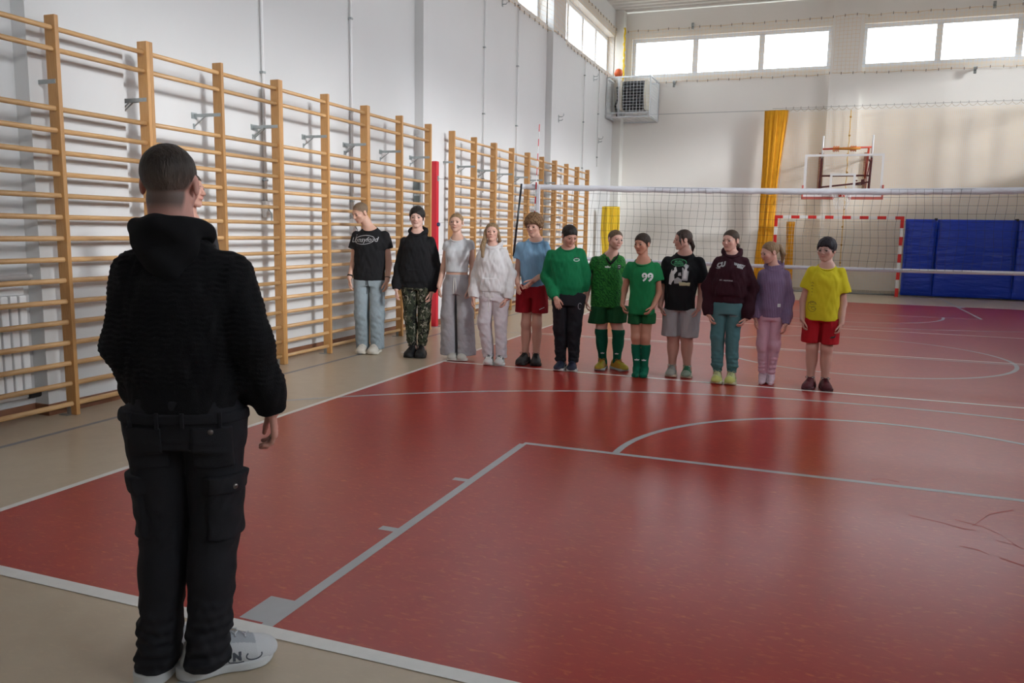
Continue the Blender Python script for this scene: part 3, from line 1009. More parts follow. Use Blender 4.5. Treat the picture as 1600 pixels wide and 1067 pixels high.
def smin(a, b, k):
    if k <= 0: return np.minimum(a, b)
    h = np.maximum(k - np.abs(a - b), 0) / k
    return np.minimum(a, b) - h*h*k*.25


def smax(a, b, k): return -smin(-a, -b, k)


def rcone(P, a, b, ra, rb, sy=1.0):
    a = np.asarray(a, F32); b = np.asarray(b, F32)
    ab = b - a
    q = P - a
    t = np.clip((q @ ab) / max(float(ab @ ab), 1e-9), 0, 1)
    d = q - t[:, None] * ab
    if sy != 1.0: d[:, 1] /= sy
    return np.sqrt((d*d).sum(1)) - (ra + (rb - ra)*t)


def ell(P, c, r, M=None):
    q = P - np.asarray(c, F32)
    if M is not None: q = q @ M
    r = np.asarray(r, F32)
    k0 = np.sqrt(((q/r)**2).sum(1)); k1 = np.sqrt(((q/(r*r))**2).sum(1))
    return k0*(k0 - 1)/np.maximum(k1, 1e-6)


def loft(P, st, n=2.3, cap=True, kcap=.01):
    """st: rows (z, cx, cy, rx, ry), an upright tube with super-elliptic sections"""
    st = np.array(sorted(st), float)
    zs = np.linspace(st[0, 0], st[-1, 0], 96)
    tab = [np.interp(zs, st[:, 0], st[:, i]) for i in range(1, 5)]
    ker = np.hanning(13); ker /= ker.sum()
    sm = []
    for t in tab:
        e = np.concatenate([np.full(6, t[0]) - (t[1:7][::-1] - t[0]), t, np.full(6, t[-1]) + (t[-1] - t[-7:-1][::-1])])
        sm.append(np.convolve(e, ker, 'valid'))
    z = P[:, 2]
    cx, cy, rx, ry = [np.interp(z, zs, t).astype(F32) for t in sm]
    k = ((np.abs(P[:, 0] - cx)/rx)**n + (np.abs(P[:, 1] - cy)/ry)**n)**(1/n)
    d = (k - 1)*np.minimum(rx, ry)
    if cap: d = smax(smax(d, (st[0, 0] - z).astype(F32), kcap), (z - st[-1, 0]).astype(F32), kcap)
    return d


def half(P, p, n):
    n = np.asarray(n, F32); n = n/np.linalg.norm(n)
    return (P - np.asarray(p, F32)) @ n


def wob(P, f, seed=0.0):
    """cheap smooth noise in -1..1"""
    x, y, z = (P*f).T
    return (np.sin(x*1.7 + 1.3*np.sin(y*1.1 + seed) + seed*2.1) * np.sin(z*1.3 + 1.1*np.sin(x*.9 - seed) + seed) +
            np.sin(y*1.9 + 1.2*np.sin(z*1.2 + seed*1.7) + .7) * np.sin(x*1.1 + z*.8 + seed*.6)) * .5


def polygonize(f, lo, hi, h, zs=None):
    """surface nets on a grid (z may be unevenly spaced), evaluated only near the surface"""
    B = 8
    lo = np.asarray(lo, float); hi = np.asarray(hi, float)
    def ax(a, b): return a + h*np.arange(int(math.ceil(((b - a)/h + 1)/B))*B)
    X, Y = ax(lo[0], hi[0]), ax(lo[1], hi[1])
    if zs is None: Z = ax(lo[2], hi[2])
    else:
        Z = np.asarray(zs, float)
        pad_ = (-len(Z)) % B
        if pad_: Z = np.concatenate([Z, Z[-1] + (Z[-1] - Z[-2])*np.arange(1, pad_ + 1)])
    X, Y, Z = X.astype(F32), Y.astype(F32), Z.astype(F32)
    nx, ny, nz = len(X), len(Y), len(Z)
    bx, by, bz = nx//B, ny//B, nz//B
    Xc = X.reshape(bx, B).mean(1); Yc = Y.reshape(by, B).mean(1); Zc = Z.reshape(bz, B).mean(1)
    dz = (Z.reshape(bz, B)[:, -1] - Z.reshape(bz, B)[:, 0])
    C = np.stack(np.meshgrid(Xc, Yc, Zc, indexing='ij'), -1).reshape(-1, 3)
    dc = f(C).reshape(bx, by, bz)
    rad = np.sqrt(2*(h*B/2)**2 + (dz/2 + h)**2)*1.35 + .004
    act = np.abs(dc) < rad[None, None, :]
    G = np.broadcast_to(np.where(dc > 0, 1.0, -1.0).astype(F32)[:, None, :, None, :, None], (bx, B, by, B, bz, B)).copy()
    ia = np.argwhere(act)
    if len(ia):
        Xb, Yb, Zb = X.reshape(bx, B), Y.reshape(by, B), Z.reshape(bz, B)
        for s in range(0, len(ia), 900):
            q = ia[s:s + 900]; m = len(q)
            P = np.empty((m, B, B, B, 3), F32)
            P[..., 0] = Xb[q[:, 0]][:, :, None, None]; P[..., 1] = Yb[q[:, 1]][:, None, :, None]; P[..., 2] = Zb[q[:, 2]][:, None, None, :]
            G[q[:, 0], :, q[:, 1], :, q[:, 2], :] = f(P.reshape(-1, 3)).reshape(m, B, B, B)
    G = G.reshape(nx, ny, nz)
    S = G < 0
    cs = S[:-1, :-1, :-1].astype(np.int8)
    cnt = np.zeros((nx - 1, ny - 1, nz - 1), np.int8)
    for i in (0, 1):
        for j in (0, 1):
            for k in (0, 1): cnt += S[i:nx - 1 + i, j:ny - 1 + j, k:nz - 1 + k]
    cells = np.argwhere((cnt > 0) & (cnt < 8))
    if not len(cells): return np.zeros((0, 3)), np.zeros((0, 4), int)
    idx = np.full((nx - 1, ny - 1, nz - 1), -1, np.int32)
    idx[cells[:, 0], cells[:, 1], cells[:, 2]] = np.arange(len(cells))
    acc = np.zeros((len(cells), 3)); num = np.zeros(len(cells))
    cor = [(i, j, k) for i in (0, 1) for j in (0, 1) for k in (0, 1)]
    val = {c: G[cells[:, 0] + c[0], cells[:, 1] + c[1], cells[:, 2] + c[2]] for c in cor}
    for c in cor:
        for a in range(3):
            if c[a] == 0:
                e = list(c); e[a] = 1; e = tuple(e)
                v0, v1 = val[c], val[e]
                m = (v0 < 0) != (v1 < 0)
                t = np.where(m, v0/np.where(m, v0 - v1, 1), 0)
                p = np.tile(np.array(c, float), (len(cells), 1)); p[:, a] += t
                acc[m] += p[m]; num[m] += 1
    fr = acc/num[:, None]
    def co(A, i, t): return A[i] + (A[i + 1] - A[i])*t
    vs = np.stack([co(X, cells[:, 0], fr[:, 0]), co(Y, cells[:, 1], fr[:, 1]), co(Z, cells[:, 2], fr[:, 2])], 1)
    quads = []
    for a in range(3):
        b, c = (a + 1) % 3, (a + 2) % 3
        sl0 = [slice(None)]*3; sl1 = [slice(None)]*3
        sl0[a] = slice(0, -1); sl1[a] = slice(1, None)
        s0, s1 = S[tuple(sl0)], S[tuple(sl1)]
        e = np.argwhere(s0 != s1)
        dims = (nx, ny, nz)
        e = e[(e[:, b] > 0) & (e[:, c] > 0) & (e[:, b] < dims[b] - 1) & (e[:, c] < dims[c] - 1)]
        if not len(e): continue
        inside = S[e[:, 0], e[:, 1], e[:, 2]]
        def cell(db, dc_):
            q = e.copy(); q[:, b] += db; q[:, c] += dc_
            return idx[q[:, 0], q[:, 1], q[:, 2]]
        q = np.stack([cell(-1, -1), cell(0, -1), cell(0, 0), cell(-1, 0)], 1)
        q[~inside] = q[~inside][:, ::-1]
        quads.append(q)
    return vs, np.concatenate(quads)


def np_mesh(name, vs, fs, m, cols=None, smooth=True):
    me = bpy.data.meshes.new(name)
    nv, nf = len(vs), len(fs)
    me.vertices.add(nv); me.vertices.foreach_set('co', np.asarray(vs, F32).ravel())
    k = fs.shape[1]
    me.loops.add(nf*k); me.loops.foreach_set('vertex_index', fs.ravel().astype(np.int32))
    me.polygons.add(nf)
    me.polygons.foreach_set('loop_start', np.arange(0, nf*k, k, dtype=np.int32))
    me.polygons.foreach_set('loop_total', np.full(nf, k, np.int32))
    me.update(calc_edges=True)
    me.polygons.foreach_set('use_smooth', np.full(nf, smooth))
    if cols is not None:
        at = me.color_attributes.new('Col', 'FLOAT_COLOR', 'POINT')
        c4 = np.ones((nv, 4), F32); c4[:, :3] = cols
        at.data.foreach_set('color', c4.ravel())
    if m is not None: me.materials.append(m)
    return me


def iso(name, f, lo, hi, h, m, parent, zs=None, colf=None):
    vs, fs = polygonize(f, lo, hi, h, zs)
    o = link_mesh(name, np_mesh(name, vs, fs, m, colf(np.asarray(vs, F32)) if colf else None), parent)
    return o


def vcol_mat(name, rough=.5, sss=0.0, bump=0.0, bscale=200, sheen=0.0, spec=.5, stretch=(1, 1, 1)):
    m = mat(name, (.5, .5, .5), rough, spec, sss=sss, bump=bump, bscale=bscale, sheen=sheen, stretch=stretch)
    nt = m.node_tree
    a = nt.nodes.new('ShaderNodeVertexColor'); a.layer_name = 'Col'
    nt.links.new(a.outputs['Color'], nt.nodes['Principled BSDF'].inputs['Base Color'])
    return m


M_skin = vcol_mat('skin', .52, .06, .08, 260, spec=.35)
M_eyew = vcol_mat('eye', .12)
M_shoe = vcol_mat('shoe_upper', .6, bump=.15, bscale=300)
M_hair = vcol_mat('hair', .55, bump=.7, bscale=130, spec=.25, stretch=(1, 1, .22))


def rotm(yaw, pitch=0.0, roll=0.0):
    """head rotation: local->body; yaw + turns to the person's left, pitch + looks down, roll + tilts to the left shoulder"""
    return np.array(Matrix.Rotation(yaw, 3, 'Z') @ Matrix.Rotation(pitch, 3, 'X') @ Matrix.Rotation(roll, 3, 'Y'), F32)


# ---------------------------------------------------------------- head (unit: chin-to-crown height = 1, face towards -y)
def head_sdf(Q, fem=0.0, child=0.0, chub=0.0):
    P = Q.copy(); P[:, 0] = np.abs(P[:, 0])
    d = ell(P, (0, .075, .135), (.335, .415, .365))
    d = smin(d, ell(P, (0, -.11, -.10), (.262 + .02*chub, .275, .37)), .10)
    d = smin(d, rcone(P, (.185 + .025*chub, .03, -.20), (.05, -.245, -.405), .105 + .02*chub, .075), .09)
    d = smin(d, ell(P, (0, -.265, -.415), (.075 - .012*fem, .075, .07)), .06)
    d = smin(d, ell(P, (.165, -.235, -.10), (.10 + .02*chub, .10, .10)), .07)           # cheek
    d = smin(d, rcone(P, (0, -.352, .085), (.155, -.325, .085), .035 - .01*fem, .03), .06)   # brow
    d = smax(d, -ell(P, (.142, -.415, .010), (.085, .085, .052)), .05)                  # eye socket
    ld = smax(ell(P, (.138, -.312, .012), (.070, .070, .066)), -ell(P, (.142, -.385, .006), (.062, .060, .026)), .008)
    d = smin(d, ld, .012)                                                               # eyelids
    d = smin(d, rcone(P, (0, -.368, .06), (0, -.455 + .02*child, -.115), .030, .046), .035)  # nose
    d = smin(d, ell(P, (.048, -.405, -.125), (.034, .042, .030)), .025)
    d = smin(d, rcone(P, (0, -.384, -.234), (.100, -.345, -.228), .019, .012), .02)     # lips
    d = smin(d, rcone(P, (0, -.380, -.272), (.090, -.346, -.248), .022, .013), .02)
    d = smax(d, -rcone(P, (0, -.412, -.252), (.105, -.368, -.238), .007, .005), .012)
    e = ell(P, (.345, .055, -.025), (.034, .088, .135))                                # ear
    e = smax(e, -ell(P, (.378, .04, -.01), (.024, .05, .085)), .02)
    d = smin(d, e, .025)
    return d


def face_cols(Q, base, lip, brow, scalp=None, hairline=None, fade=None, blush=.10, soft=.05):
    """colours of skin: lips, brows, lash lines, cheeks, close-cropped scalp"""
    n = len(Q)
    c = np.tile(np.asarray(base, F32), (n, 1))
    x = np.abs(Q[:, 0]); y = Q[:, 1]; z = Q[:, 2]
    def blend(w, col):
        w = np.clip(w, 0, 1)[:, None]
        c[:] = c*(1 - w) + np.asarray(col, F32)*w
    P = np.stack([x, y, z], 1)
    blend(blush*.9*np.clip(1 - ell(P, (.17, -.30, -.10), (.12, .1, .10))/.02 - 1 + 1, 0, 1)*.5, np.asarray(base)*np.array([1.02, .78, .74]))
    front = np.clip((-y - .22)/.05, 0, 1)
    lw = np.clip(1 - np.minimum(rcone(P, (0, -.395, -.235), (.096, -.355, -.230), .016, .008), rcone(P, (0, -.395, -.270), (.084, -.355, -.250), .018, .008))/.012, 0, 1)
    blend(lw*front*.55, lip)
    bw = np.clip(1 - rcone(P, (.058, -.36, .100), (.205, -.32, .118), .012, .007, 3)/.014, 0, 1)
    blend(bw*front*.65, brow)
    ls = np.clip(1 - rcone(P, (.085, -.36, .040), (.195, -.33, .032), .009, .009, 4)/.012, 0, 1)
    blend(ls*front*.75, (.045, .03, .024))
    if scalp is not None:
        hl = hairline(Q)
        ear = np.clip(ell(P, (.36, .055, -.025), (.05, .10, .145))/.03, 0, 1)
        blend(np.clip(hl/soft + .5, 0, 1)*(fade(Q) if fade else 1.0)*ear, scalp)
    return c


def hl_generic(front=.30, side=-.02, back=-.30, temple=.10):
    """signed height above the hairline (positive = hair) in head units"""
    def f(Q):
        y = Q[:, 1]; z = Q[:, 2]; x = np.abs(Q[:, 0])
        ys = [-.60, -.34, -.26, -.19, -.11, -.05, .0, .06, .13, .19, .28, .6]
        zs = [front, front, temple + .6*(front - temple), temple + .03, temple - .02, side, side - .05, side + .06, side + .04, -.12, back, back]
        line = np.interp(y, ys, zs)
        return (z - line).astype(F32)
    return f


# ---------------------------------------------------------------- hand
def hand_prims(w, d, nrm, thumb, s, curl=.55, spread=.88):
    """list of round cones: wrist w, finger direction d, palm normal nrm, thumb side; s = hand length"""
    w = Vector(w); d = Vector(d).normalized(); a = Vector(thumb); a = (a - d*a.dot(d)).normalized()
    n = d.cross(a)
    if n.dot(Vector(nrm)) < 0: n = -n
    pr = []
    pl = .48*s
    offs = [.190*s, .065*s, -.060*s, -.175*s]
    lens = [.38*s, .42*s, .40*s, .31*s]
    for i, (o, L) in enumerate(zip(offs, lens)):
        k0 = w + a*(o*.55)
        k1 = w + d*(pl - abs(o)*.12) + a*(o*spread*.95)
        pr.append((k0, k1, .062*s, .056*s, 0))
        ang = curl*(.35 + .06*i) + .05; p = k1
        dirv = d.copy()
        sp = (o/s)*.35*spread
        r = (.050, .050, .048, .043)[i]*s
        for fr, st in ((.45, 1.0), (.30, 1.1), (.25, .8)):
            q = (dirv*math.cos(ang) + n*math.sin(ang) + a*sp).normalized()
            p2 = p + q*(L*fr)
            pr.append((p, p2, r, r*.93, 1 + i)); r *= .93
            p = p2; ang += curl*st*.75
    t0 = w + d*(.10*s) + a*(.14*s) + n*(.03*s)
    t1 = t0 + (d*.85 + a*.45 + n*.30).normalized()*(.25*s)
    t2 = t1 + (d*.90 + a*.28 + n*.30).normalized()*(.19*s)
    t3 = t2 + (d*.95 + a*.05 + n*.30).normalized()*(.14*s)
    pr += [(t0, t1, .072*s, .056*s, 9), (t1, t2, .055*s, .050*s, 9), (t2, t3, .050*s, .040*s, 9)]
    return pr, (w, d, a, n)


def hand_sdf(P, pr, s):
    groups = {}
    for a, b, ra, rb, g in pr:
        d = rcone(P, a, b, ra, rb)
        groups[g] = d if g not in groups else smin(groups[g], d, .03*s if g else .06*s)
    d = groups.pop(0)
    fing = None
    for g, v in groups.items():
        fing = v if fing is None else np.minimum(fing, v)
    return smin(d, fing, .035*s)


# ---------------------------------------------------------------- shoes
def build_shoe(parent, ankle, toe_ang, L, zfloor, cols, name='shoe', laces=None, high=0.0, mark=None, h=.0045, bulk=1.0):
    """cols: upper, sole, toe, panel colours. Local frame: heel at +y, toe at -y, turned by toe_ang about z"""
    s = L/.26
    Mr = np.array(Matrix.Rotation(toe_ang, 3, 'Z'), F32)
    org = np.array((ankle[0], ankle[1], zfloor), F32)
    def loc(P): return ((P - org) @ Mr)/s
    def upper(P):
        Q = loc(P)
        d = ell(Q, (0, -.115, .032), (.046*bulk, .070, .037*bulk))
        d = smin(d, ell(Q, (0, -.040, .040), (.040*bulk, .085, .046*bulk)), .03)
        d = smin(d, rcone(Q, (0, .040, .035), (0, .035, .078 + high), .040*bulk, .037), .03)
        d = smin(d, rcone(Q, (0, -.075, .058), (0, .005, .092 + .5*high), .022, .026), .03)
        d = smax(d, .018 - Q[:, 2], .004)
        d = smax(d, -rcone(Q, (0, .028, .085 + high), (0, .030, .16 + high), .029, .034), .006)
        return d*s
    def sole(P):
        Q = loc(P)
        q = Q.copy(); q[:, 2] = 0
        d2 = smin(rcone(q, (.004, -.118, 0), (.004, -.10, 0), .050*bulk, .050*bulk), rcone(q, (0, .035, 0), (0, .050, 0), .039*bulk, .037*bulk), .02)
        d2 = smin(d2, rcone(q, (.002, -.10, 0), (0, .04, 0), .044*bulk, .036*bulk), .03)
        zt = .026 + .010*np.clip((Q[:, 1] - .0)/.08, 0, 1) + .006*np.clip((-Q[:, 1] - .12)/.05, 0, 1)
        zb = .010*np.clip((-Q[:, 1] - .125)/.05, 0, 1)**2
        return smax(smax(d2, Q[:, 2] - zt, .006), zb - Q[:, 2], .004)*s
    def ucol(P):
        Q = loc(P)
        c = np.tile(np.asarray(cols['upper'], F32), (len(Q), 1))
        if 'toe' in cols: c[(Q[:, 1] < -.118) ] = cols['toe']
        if 'panel' in cols:
            m = (np.abs(Q[:, 0]) > .022) & (Q[:, 1] > -.10) & (Q[:, 1] < .03) & (Q[:, 2] > .03) & (Q[:, 2] < .062)
            c[m] = cols['panel']
        if 'swoop' in cols:
            m = np.abs((Q[:, 2] - .030) - .5*np.clip(Q[:, 1] + .09, 0, .2)**1.0*.45) < .007
            m &= (np.abs(Q[:, 0]) > .02) & (Q[:, 1] > -.09) & (Q[:, 1] < .05)
            c[m] = cols['swoop']
        if 'tongue' in cols:
            m = (np.abs(Q[:, 0]) < .018) & (Q[:, 1] > -.085) & (Q[:, 1] < .0) & (Q[:, 2] > .05)
            c[m] = cols['tongue']
        if 'vamp' in cols:
            m = (Q[:, 1] > -.118) & (Q[:, 1] < -.05) & (Q[:, 2] > .035) & (np.abs(Q[:, 0]) < .032)
            c[m] = cols['vamp']
        return c
    r = .19*s
    lo = org + np.array((-r, -r, -.004)); hi = org + np.array((r, r, (.13 + high)*s))
    o = iso(name, upper, lo, hi, h, M_shoe, parent, colf=ucol)
    hi2 = org + np.array((r, r, .05*s))
    iso('sole', sole, lo, hi2, h, mat('sole_%.2f_%.2f_%.2f' % tuple(cols['sole']), cols['sole'], .6), o)
    if laces is not None:
        mb = MB()
        def W(x, y, z): return Vector([float(q) for q in (np.array((x, y, z), F32)*s @ Mr.T + org)])
        bv = BVHTree.FromPolygons([v.co[:] for v in o.data.vertices], [p.vertices[:] for p in o.data.polygons])
        def top(x, y):
            q = W(x, y, .2)
            hit = bv.ray_cast(q, Vector((0, 0, -1)))
            return (hit[0] + Vector((0, 0, .002))) if hit[0] is not None else W(x, y, .08)
        for k in range(5):
            y = -.098 + k*.014
            mb.tube([top(x, y + .008*math.sin(x*90)*(1 if k % 2 else -1)) for x in (-.020, -.010, 0, .010, .020)], .0028*s, 5)
        y = -.036
        for sx in (-1, 1):
            p = top(.004*sx, y)
            mb.tube([p, p + Vector((sx*.02, -.005, .012)), p + Vector((sx*.038, -.012, .006)), p + Vector((sx*.03, -.018, -.006)), p + Vector((sx*.006, -.008, .002))], .0022*s, 5)
        mb.build('laces', mat('laces_%.2f_%.2f_%.2f' % tuple(laces), laces, .8), o)
    return o


# ---------------------------------------------------------------- flat prints that follow a garment
def text_polys(txt, size, shear=0.0, bold=0.0):
    cu = bpy.data.curves.new('t', 'FONT'); cu.body = txt; cu.size = size; cu.align_x = 'CENTER'; cu.align_y = 'CENTER'
    cu.shear = shear; cu.offset = bold; cu.resolution_u = 3
    o = bpy.data.objects.new('t', cu); COL.objects.link(o)
    bpy.context.view_layer.update()
    me = bpy.data.meshes.new_from_object(o.evaluated_get(bpy.context.evaluated_depsgraph_get()))
    bm = bmesh.new(); bm.from_mesh(me)
    bmesh.ops.triangulate(bm, faces=bm.faces[:])
    vs = [(v.co.x, v.co.y) for v in bm.verts]; bm.verts.index_update()
    fs = [[v.index for v in f.verts] for f in bm.faces]
    bm.free(); bpy.data.objects.remove(o); bpy.data.curves.remove(cu); bpy.data.meshes.remove(me)
    return vs, fs


def strip_polys(pts, w):
    """a drawn line of width w in print coordinates"""
    pts = [Vector((p[0], p[1])) for p in pts]; vs = []; fs = []
    for i, p in enumerate(pts):
        t = (pts[min(i+1, len(pts)-1)] - pts[max(i-1, 0)]).normalized(); nn = Vector((-t.y, t.x))*w*.5
        vs += [tuple(p + nn), tuple(p - nn)]
    fs = [(2*i, 2*i+1, 2*i+3, 2*i+2) for i in range(len(pts) - 1)]
    return vs, fs


def blob_polys(pts):
    """filled outline, fan from its centre with inner rings so that it can bend"""
    n = len(pts); cx = sum(p[0] for p in pts)/n; cy = sum(p[1] for p in pts)/n
    vs = [(cx, cy)]; fs = []
    for k in (1, 2, 3):
        for p in pts: vs.append((cx + (p[0] - cx)*k/3, cy + (p[1] - cy)*k/3))
    for i in range(n):
        j = (i + 1) % n
        fs.append((0, 1 + i, 1 + j))
        for k in (0, 1): fs.append((1 + k*n + i, 1 + (k+1)*n + i, 1 + (k+1)*n + j, 1 + k*n + j))
    return vs, fs


def put_print(garment, polys, centre, m, rot=0.0, direction=(0, 1, 0), name='print', lift=.0022, xax=(1, 0, 0)):
    """lays flat polygons on the garment: rays along direction from in front of the point centre"""
    vs, fs = polys
    me = garment.data
    co = np.empty(len(me.vertices)*3, F32); me.vertices.foreach_get('co', co)
    if not hasattr(put_print, 'cache'): put_print.cache = {}
    if garment.name not in put_print.cache:
        put_print.cache[garment.name] = BVHTree.FromPolygons([tuple(p) for p in co.reshape(-1, 3)], [p.vertices[:] for p in me.polygons])
    bv = put_print.cache[garment.name]
    dv = Vector(direction).normalized(); xa = Vector(xax).normalized(); up = Vector((0, 0, 1))
    out = []; c, s_ = math.cos(rot), math.sin(rot); miss = set()
    for (u, v) in vs:
        p = Vector(centre) + xa*(u*c - v*s_) + up*(u*s_ + v*c)
        hit = bv.ray_cast(p - dv*.5, dv)
        if hit[0] is None or (hit[0] - p).length > .24: miss.add(len(out))
        out.append(hit[0] - dv*lift if hit[0] is not None else p)
    fs = [q for q in fs if not any(i in miss for i in q)]
    if not fs: return None
    mb = MB(); mb.add([tuple(p) for p in out], fs)
    return mb.build(name, m, garment)

# ================================================================== PEOPLE
def srgb(r, g, b):
    f = lambda c: (c/255/12.92) if c/255 <= .04045 else ((c/255 + .055)/1.055)**2.4
    return (f(r), f(g), f(b))


CAMX, CAMY = 3.972, -2.36
ZF = .0026


def cloth(name, col, rough=.85, bump=.25, bscale=420, noise=.06, stretch=(1, 1, 1), sheen=.0):
    return mat(name, col, rough, .25, noise=noise, nscale=5, bump=bump, bscale=bscale, stretch=stretch, sheen=sheen)


def hair_shape(st, hl):
    t = st.get('t', .03); front_t = st.get('top', 0.0)
    amp, fq = st.get('amp', .008), st.get('f', 16)
    def f(Q):
        q = Q.copy()
        d = ell(q, (0, .085 - .02*(t > .05), .140 + front_t*.5), (.335 + t, .415 + t, .365 + t + front_t*.5))
        d = d + amp*wob(q*np.array((1, 1, st.get('zs', .35)), F32), fq, st.get('seed', 1.0))
        if amp > .02: d = d + amp*.6*wob(q, fq*1.9, st.get('seed', 1.0) + 2)
        h = hl(q)
        if st.get('jag'): h = h + st['jag']*wob(q*np.array((1, 1, .1), F32), 22, 3.1)
        if st.get('sweep'): h = h + st['sweep']*q[:, 0]*np.clip((-q[:, 1] - .1)/.1, 0, 1)
        d = smax(d, -h*.8, st.get('edge', .03))
        for a, b, ra, rb, sy in st.get('tails', []):
            dd = rcone(q, a, b, ra, rb, sy)
            dd = dd + .012*wob(q*np.array((1, 1, .12), F32), 26, 1.7)
            d = smin(d, dd, .05)
        return d
    return f


def person(S):
    px, py = S['pos']
    psi = R(S.get('psi', 0))
    tan = (CAMX - px)/(py - CAMY)
    kx = math.cos(psi) + math.sin(psi)*tan if not S.get('local') else 1.0
    L = {k: (v[0]/kx, v[1]) for k, v in S['lm'].items()}
    H = S['H']; g = S.get('g', 1.0); seed = S.get('seed', 1.0)
    hh = S['hh']*.97; big = S.get('fine', False)
    hx = S.get('hx', (L['top'][0] + L['chin'][0])*.5)
    hzc = L['top'][1] - S.get('ht', .02) - hh*.5
    hy = S.get('hy', -.005)
    hw = math.atan(tan)                                       # direction to the camera
    head_yaw = hw + R(S.get('hyaw', 0)) - psi
    HM = rotm(head_yaw, R(S.get('hpitch', 0)), R(S.get('hroll', 0)))
    hc = np.array((hx, hy, hzc), F32)
    HS = np.array((hh*S.get('headw', 1.06), hh, hh), F32)
    def toh(P): return ((P - hc) @ HM)/HS
    def fromh(q): return hc + HM @ (np.array(q, F32)*HS)
    chub = S.get('chub', 0.0); fem = S.get('fem', 0.0)

    # ---- joints
    J = {}
    for s, sg in (('A', -1), ('B', 1)):
        J['SH' + s] = V(L['sh' + s][0] - sg*.006, .012, L['sh' + s][1] - .040*H/1.6)
        J['EL' + s] = V(L['el' + s][0], S.get('ely' + s, .035), L['el' + s][1])
        J['WR' + s] = V(L['wr' + s][0], S.get('wry' + s, -.055), L['wr' + s][1])
        J['TI' + s] = V(L['ti' + s][0], S.get('tiy' + s, -.080), L['ti' + s][1])
        J['HP' + s] = V((L['an' + s][0]*.35 + sg*.045*H*g*.9), .01, .505*H)
        J['KN' + s] = V(L['kn' + s][0], -.012, L['kn' + s][1] if S.get('kneez') else .275*H)
        J['AN' + s] = V(L['an' + s][0], .028, .048*H)
        J['SL' + s] = V(L['sl' + s][0], .02, L['sl' + s][1])
    nk = V(L['neck'][0], .015, L['neck'][1])
    rn = S.get('rn', .031*H*(.92 + .08*g))
    zsh = (L['shA'][1] + L['shB'][1])*.5 - .022*H/1.6
    cxs = (L['shA'][0] + L['shB'][0])*.5; hsh = abs(L['shB'][0] - L['shA'][0])*.5
    zcr = .475*H
    cxh = (L['hemA'][0] + L['hemB'][0])*.5
    rxh = abs(L['hemB'][0] - L['hemA'][0])*.5
    bx = (rxh - .016) if not S['top'].get('crop') else 9.
    ryh = max(rxh*S['top'].get('deep', .62), .062*H*g + .010)
    by = ryh - .014
    def tor(e=0.0):
        return [(zcr - .03, cxh*.5, .01, min(.082*H*g, bx) + e, min(.058*H*g, by) + e), (.53*H, cxh*.6, .01, min(.094*H*g, bx) + e, min(.062*H*g, by) + e),
                (.62*H, cxh*.8, .005, min(.080*H*g, bx) + e, min(.060*H*g, by) + e), (.72*H, (cxh + cxs)*.5, .0, .086*H*g + e, .066*H*g + e),
                (zsh - .035, cxs, .01, min(hsh*.92, .105*H*g) + e, .058*H*g + e), (zsh + .012, cxs, .012, hsh*.72 + e, .043*H + e), (nk[2] + .005, nk[0], .018, rn*1.25 + e, rn*1.1 + e)]
    ra = [.0275*H*g, .0225*H*g, .0165*H*(.6 + .4*g)]
    rl = [.052*H*g, .034*H*g, .0235*H*(.6 + .4*g)]
    rhp = min(rl[0]*1.2, rxh*.5 - .004)
    hpb = {s: V(sg*min(abs(J['HP' + s][0] - cxh), max(.03, rxh - rhp - .014)) + cxh, .01, min(.49*H, (L['hemA'][1] + L['hemB'][1])*.5 - .02)) for s, sg in (('A', -1), ('B', 1))}
    footdir = {}
    for s in 'AB':
        dx = (S['lm']['to' + s][0] - S['lm']['an' + s][0]) + tan*.15 if not S.get('local') else S['lm']['to' + s][0]
        footdir[s] = (math.atan2(dx, .15) - psi) if not S.get('local') else R(S['toe' + s])
    fl = S.get('foot', .150*H)
    hs = S.get('hand', .098*H)
    hands = {}
    for s, sg in (('A', 1), ('B', -1)):
        d = J['TI' + s] - J['WR' + s]
        pn = S.get('palm' + s, (sg, .15, 0)); th = S.get('thumb' + s, (.15*sg, -1, 0))
        hands[s] = hand_prims(J['WR' + s], d, pn, th, hs, S.get('curl' + s, .70))

    def limbs(P, e=0.0):
        d = None
        for s in 'AB':
            a = smin(rcone(P, J['SH' + s], J['EL' + s], ra[0] + e, ra[1] + e), rcone(P, J['EL' + s], J['WR' + s], ra[1] + e, ra[2] + e, 1.0), .02)
            d = a if d is None else np.minimum(d, a)
        return d

    def legs(P, e=0.0):
        d = None
        for s in 'AB':
            a = smin(rcone(P, hpb[s], J['KN' + s], rhp + e, rl[1]*1.05 + e), rcone(P, J['KN' + s], J['AN' + s], rl[1] + e, rl[2] + e), .03)
            k, n = J['KN' + s], J['AN' + s]
            a = smin(a, ell(P, (k[0]*.65 + n[0]*.35, .030, k[2]*.70 + n[2]*.30), (rl[1]*1.05 + e, rl[1]*1.0 + e, .085*H)), .03)   # calf
            a = smin(a, ell(P, (k[0], -.030, k[2] + .005), (rl[1]*.8 + e, rl[1]*.75 + e, .030*H)), .02)       # kneecap
            ang = footdir[s]; fd = np.array((math.sin(ang), -math.cos(ang), 0), F32)
            heel = V(n[0], n[1], .032) - fd*.018; toe = V(n[0], n[1], .020) + fd*(fl*.62)
            a = smin(a, rcone(P, n, heel, rl[2] + e, .030 + e), .02)
            a = smin(a, rcone(P, heel, toe, .030 + e, .020 + e), .03)
            a = smin(a, rcone(P, n, V(n[0], n[1], .03) + fd*(fl*.34), rl[2] + e, .027 + e), .03)
            if S.get('barefootwide'): a = smin(a, rcone(P, toe + V(-.018, .02, 0), toe + V(.02, .02, 0), .022 + e, .020 + e), .02)
            d = a if d is None else smin(d, a, .01)
        return d

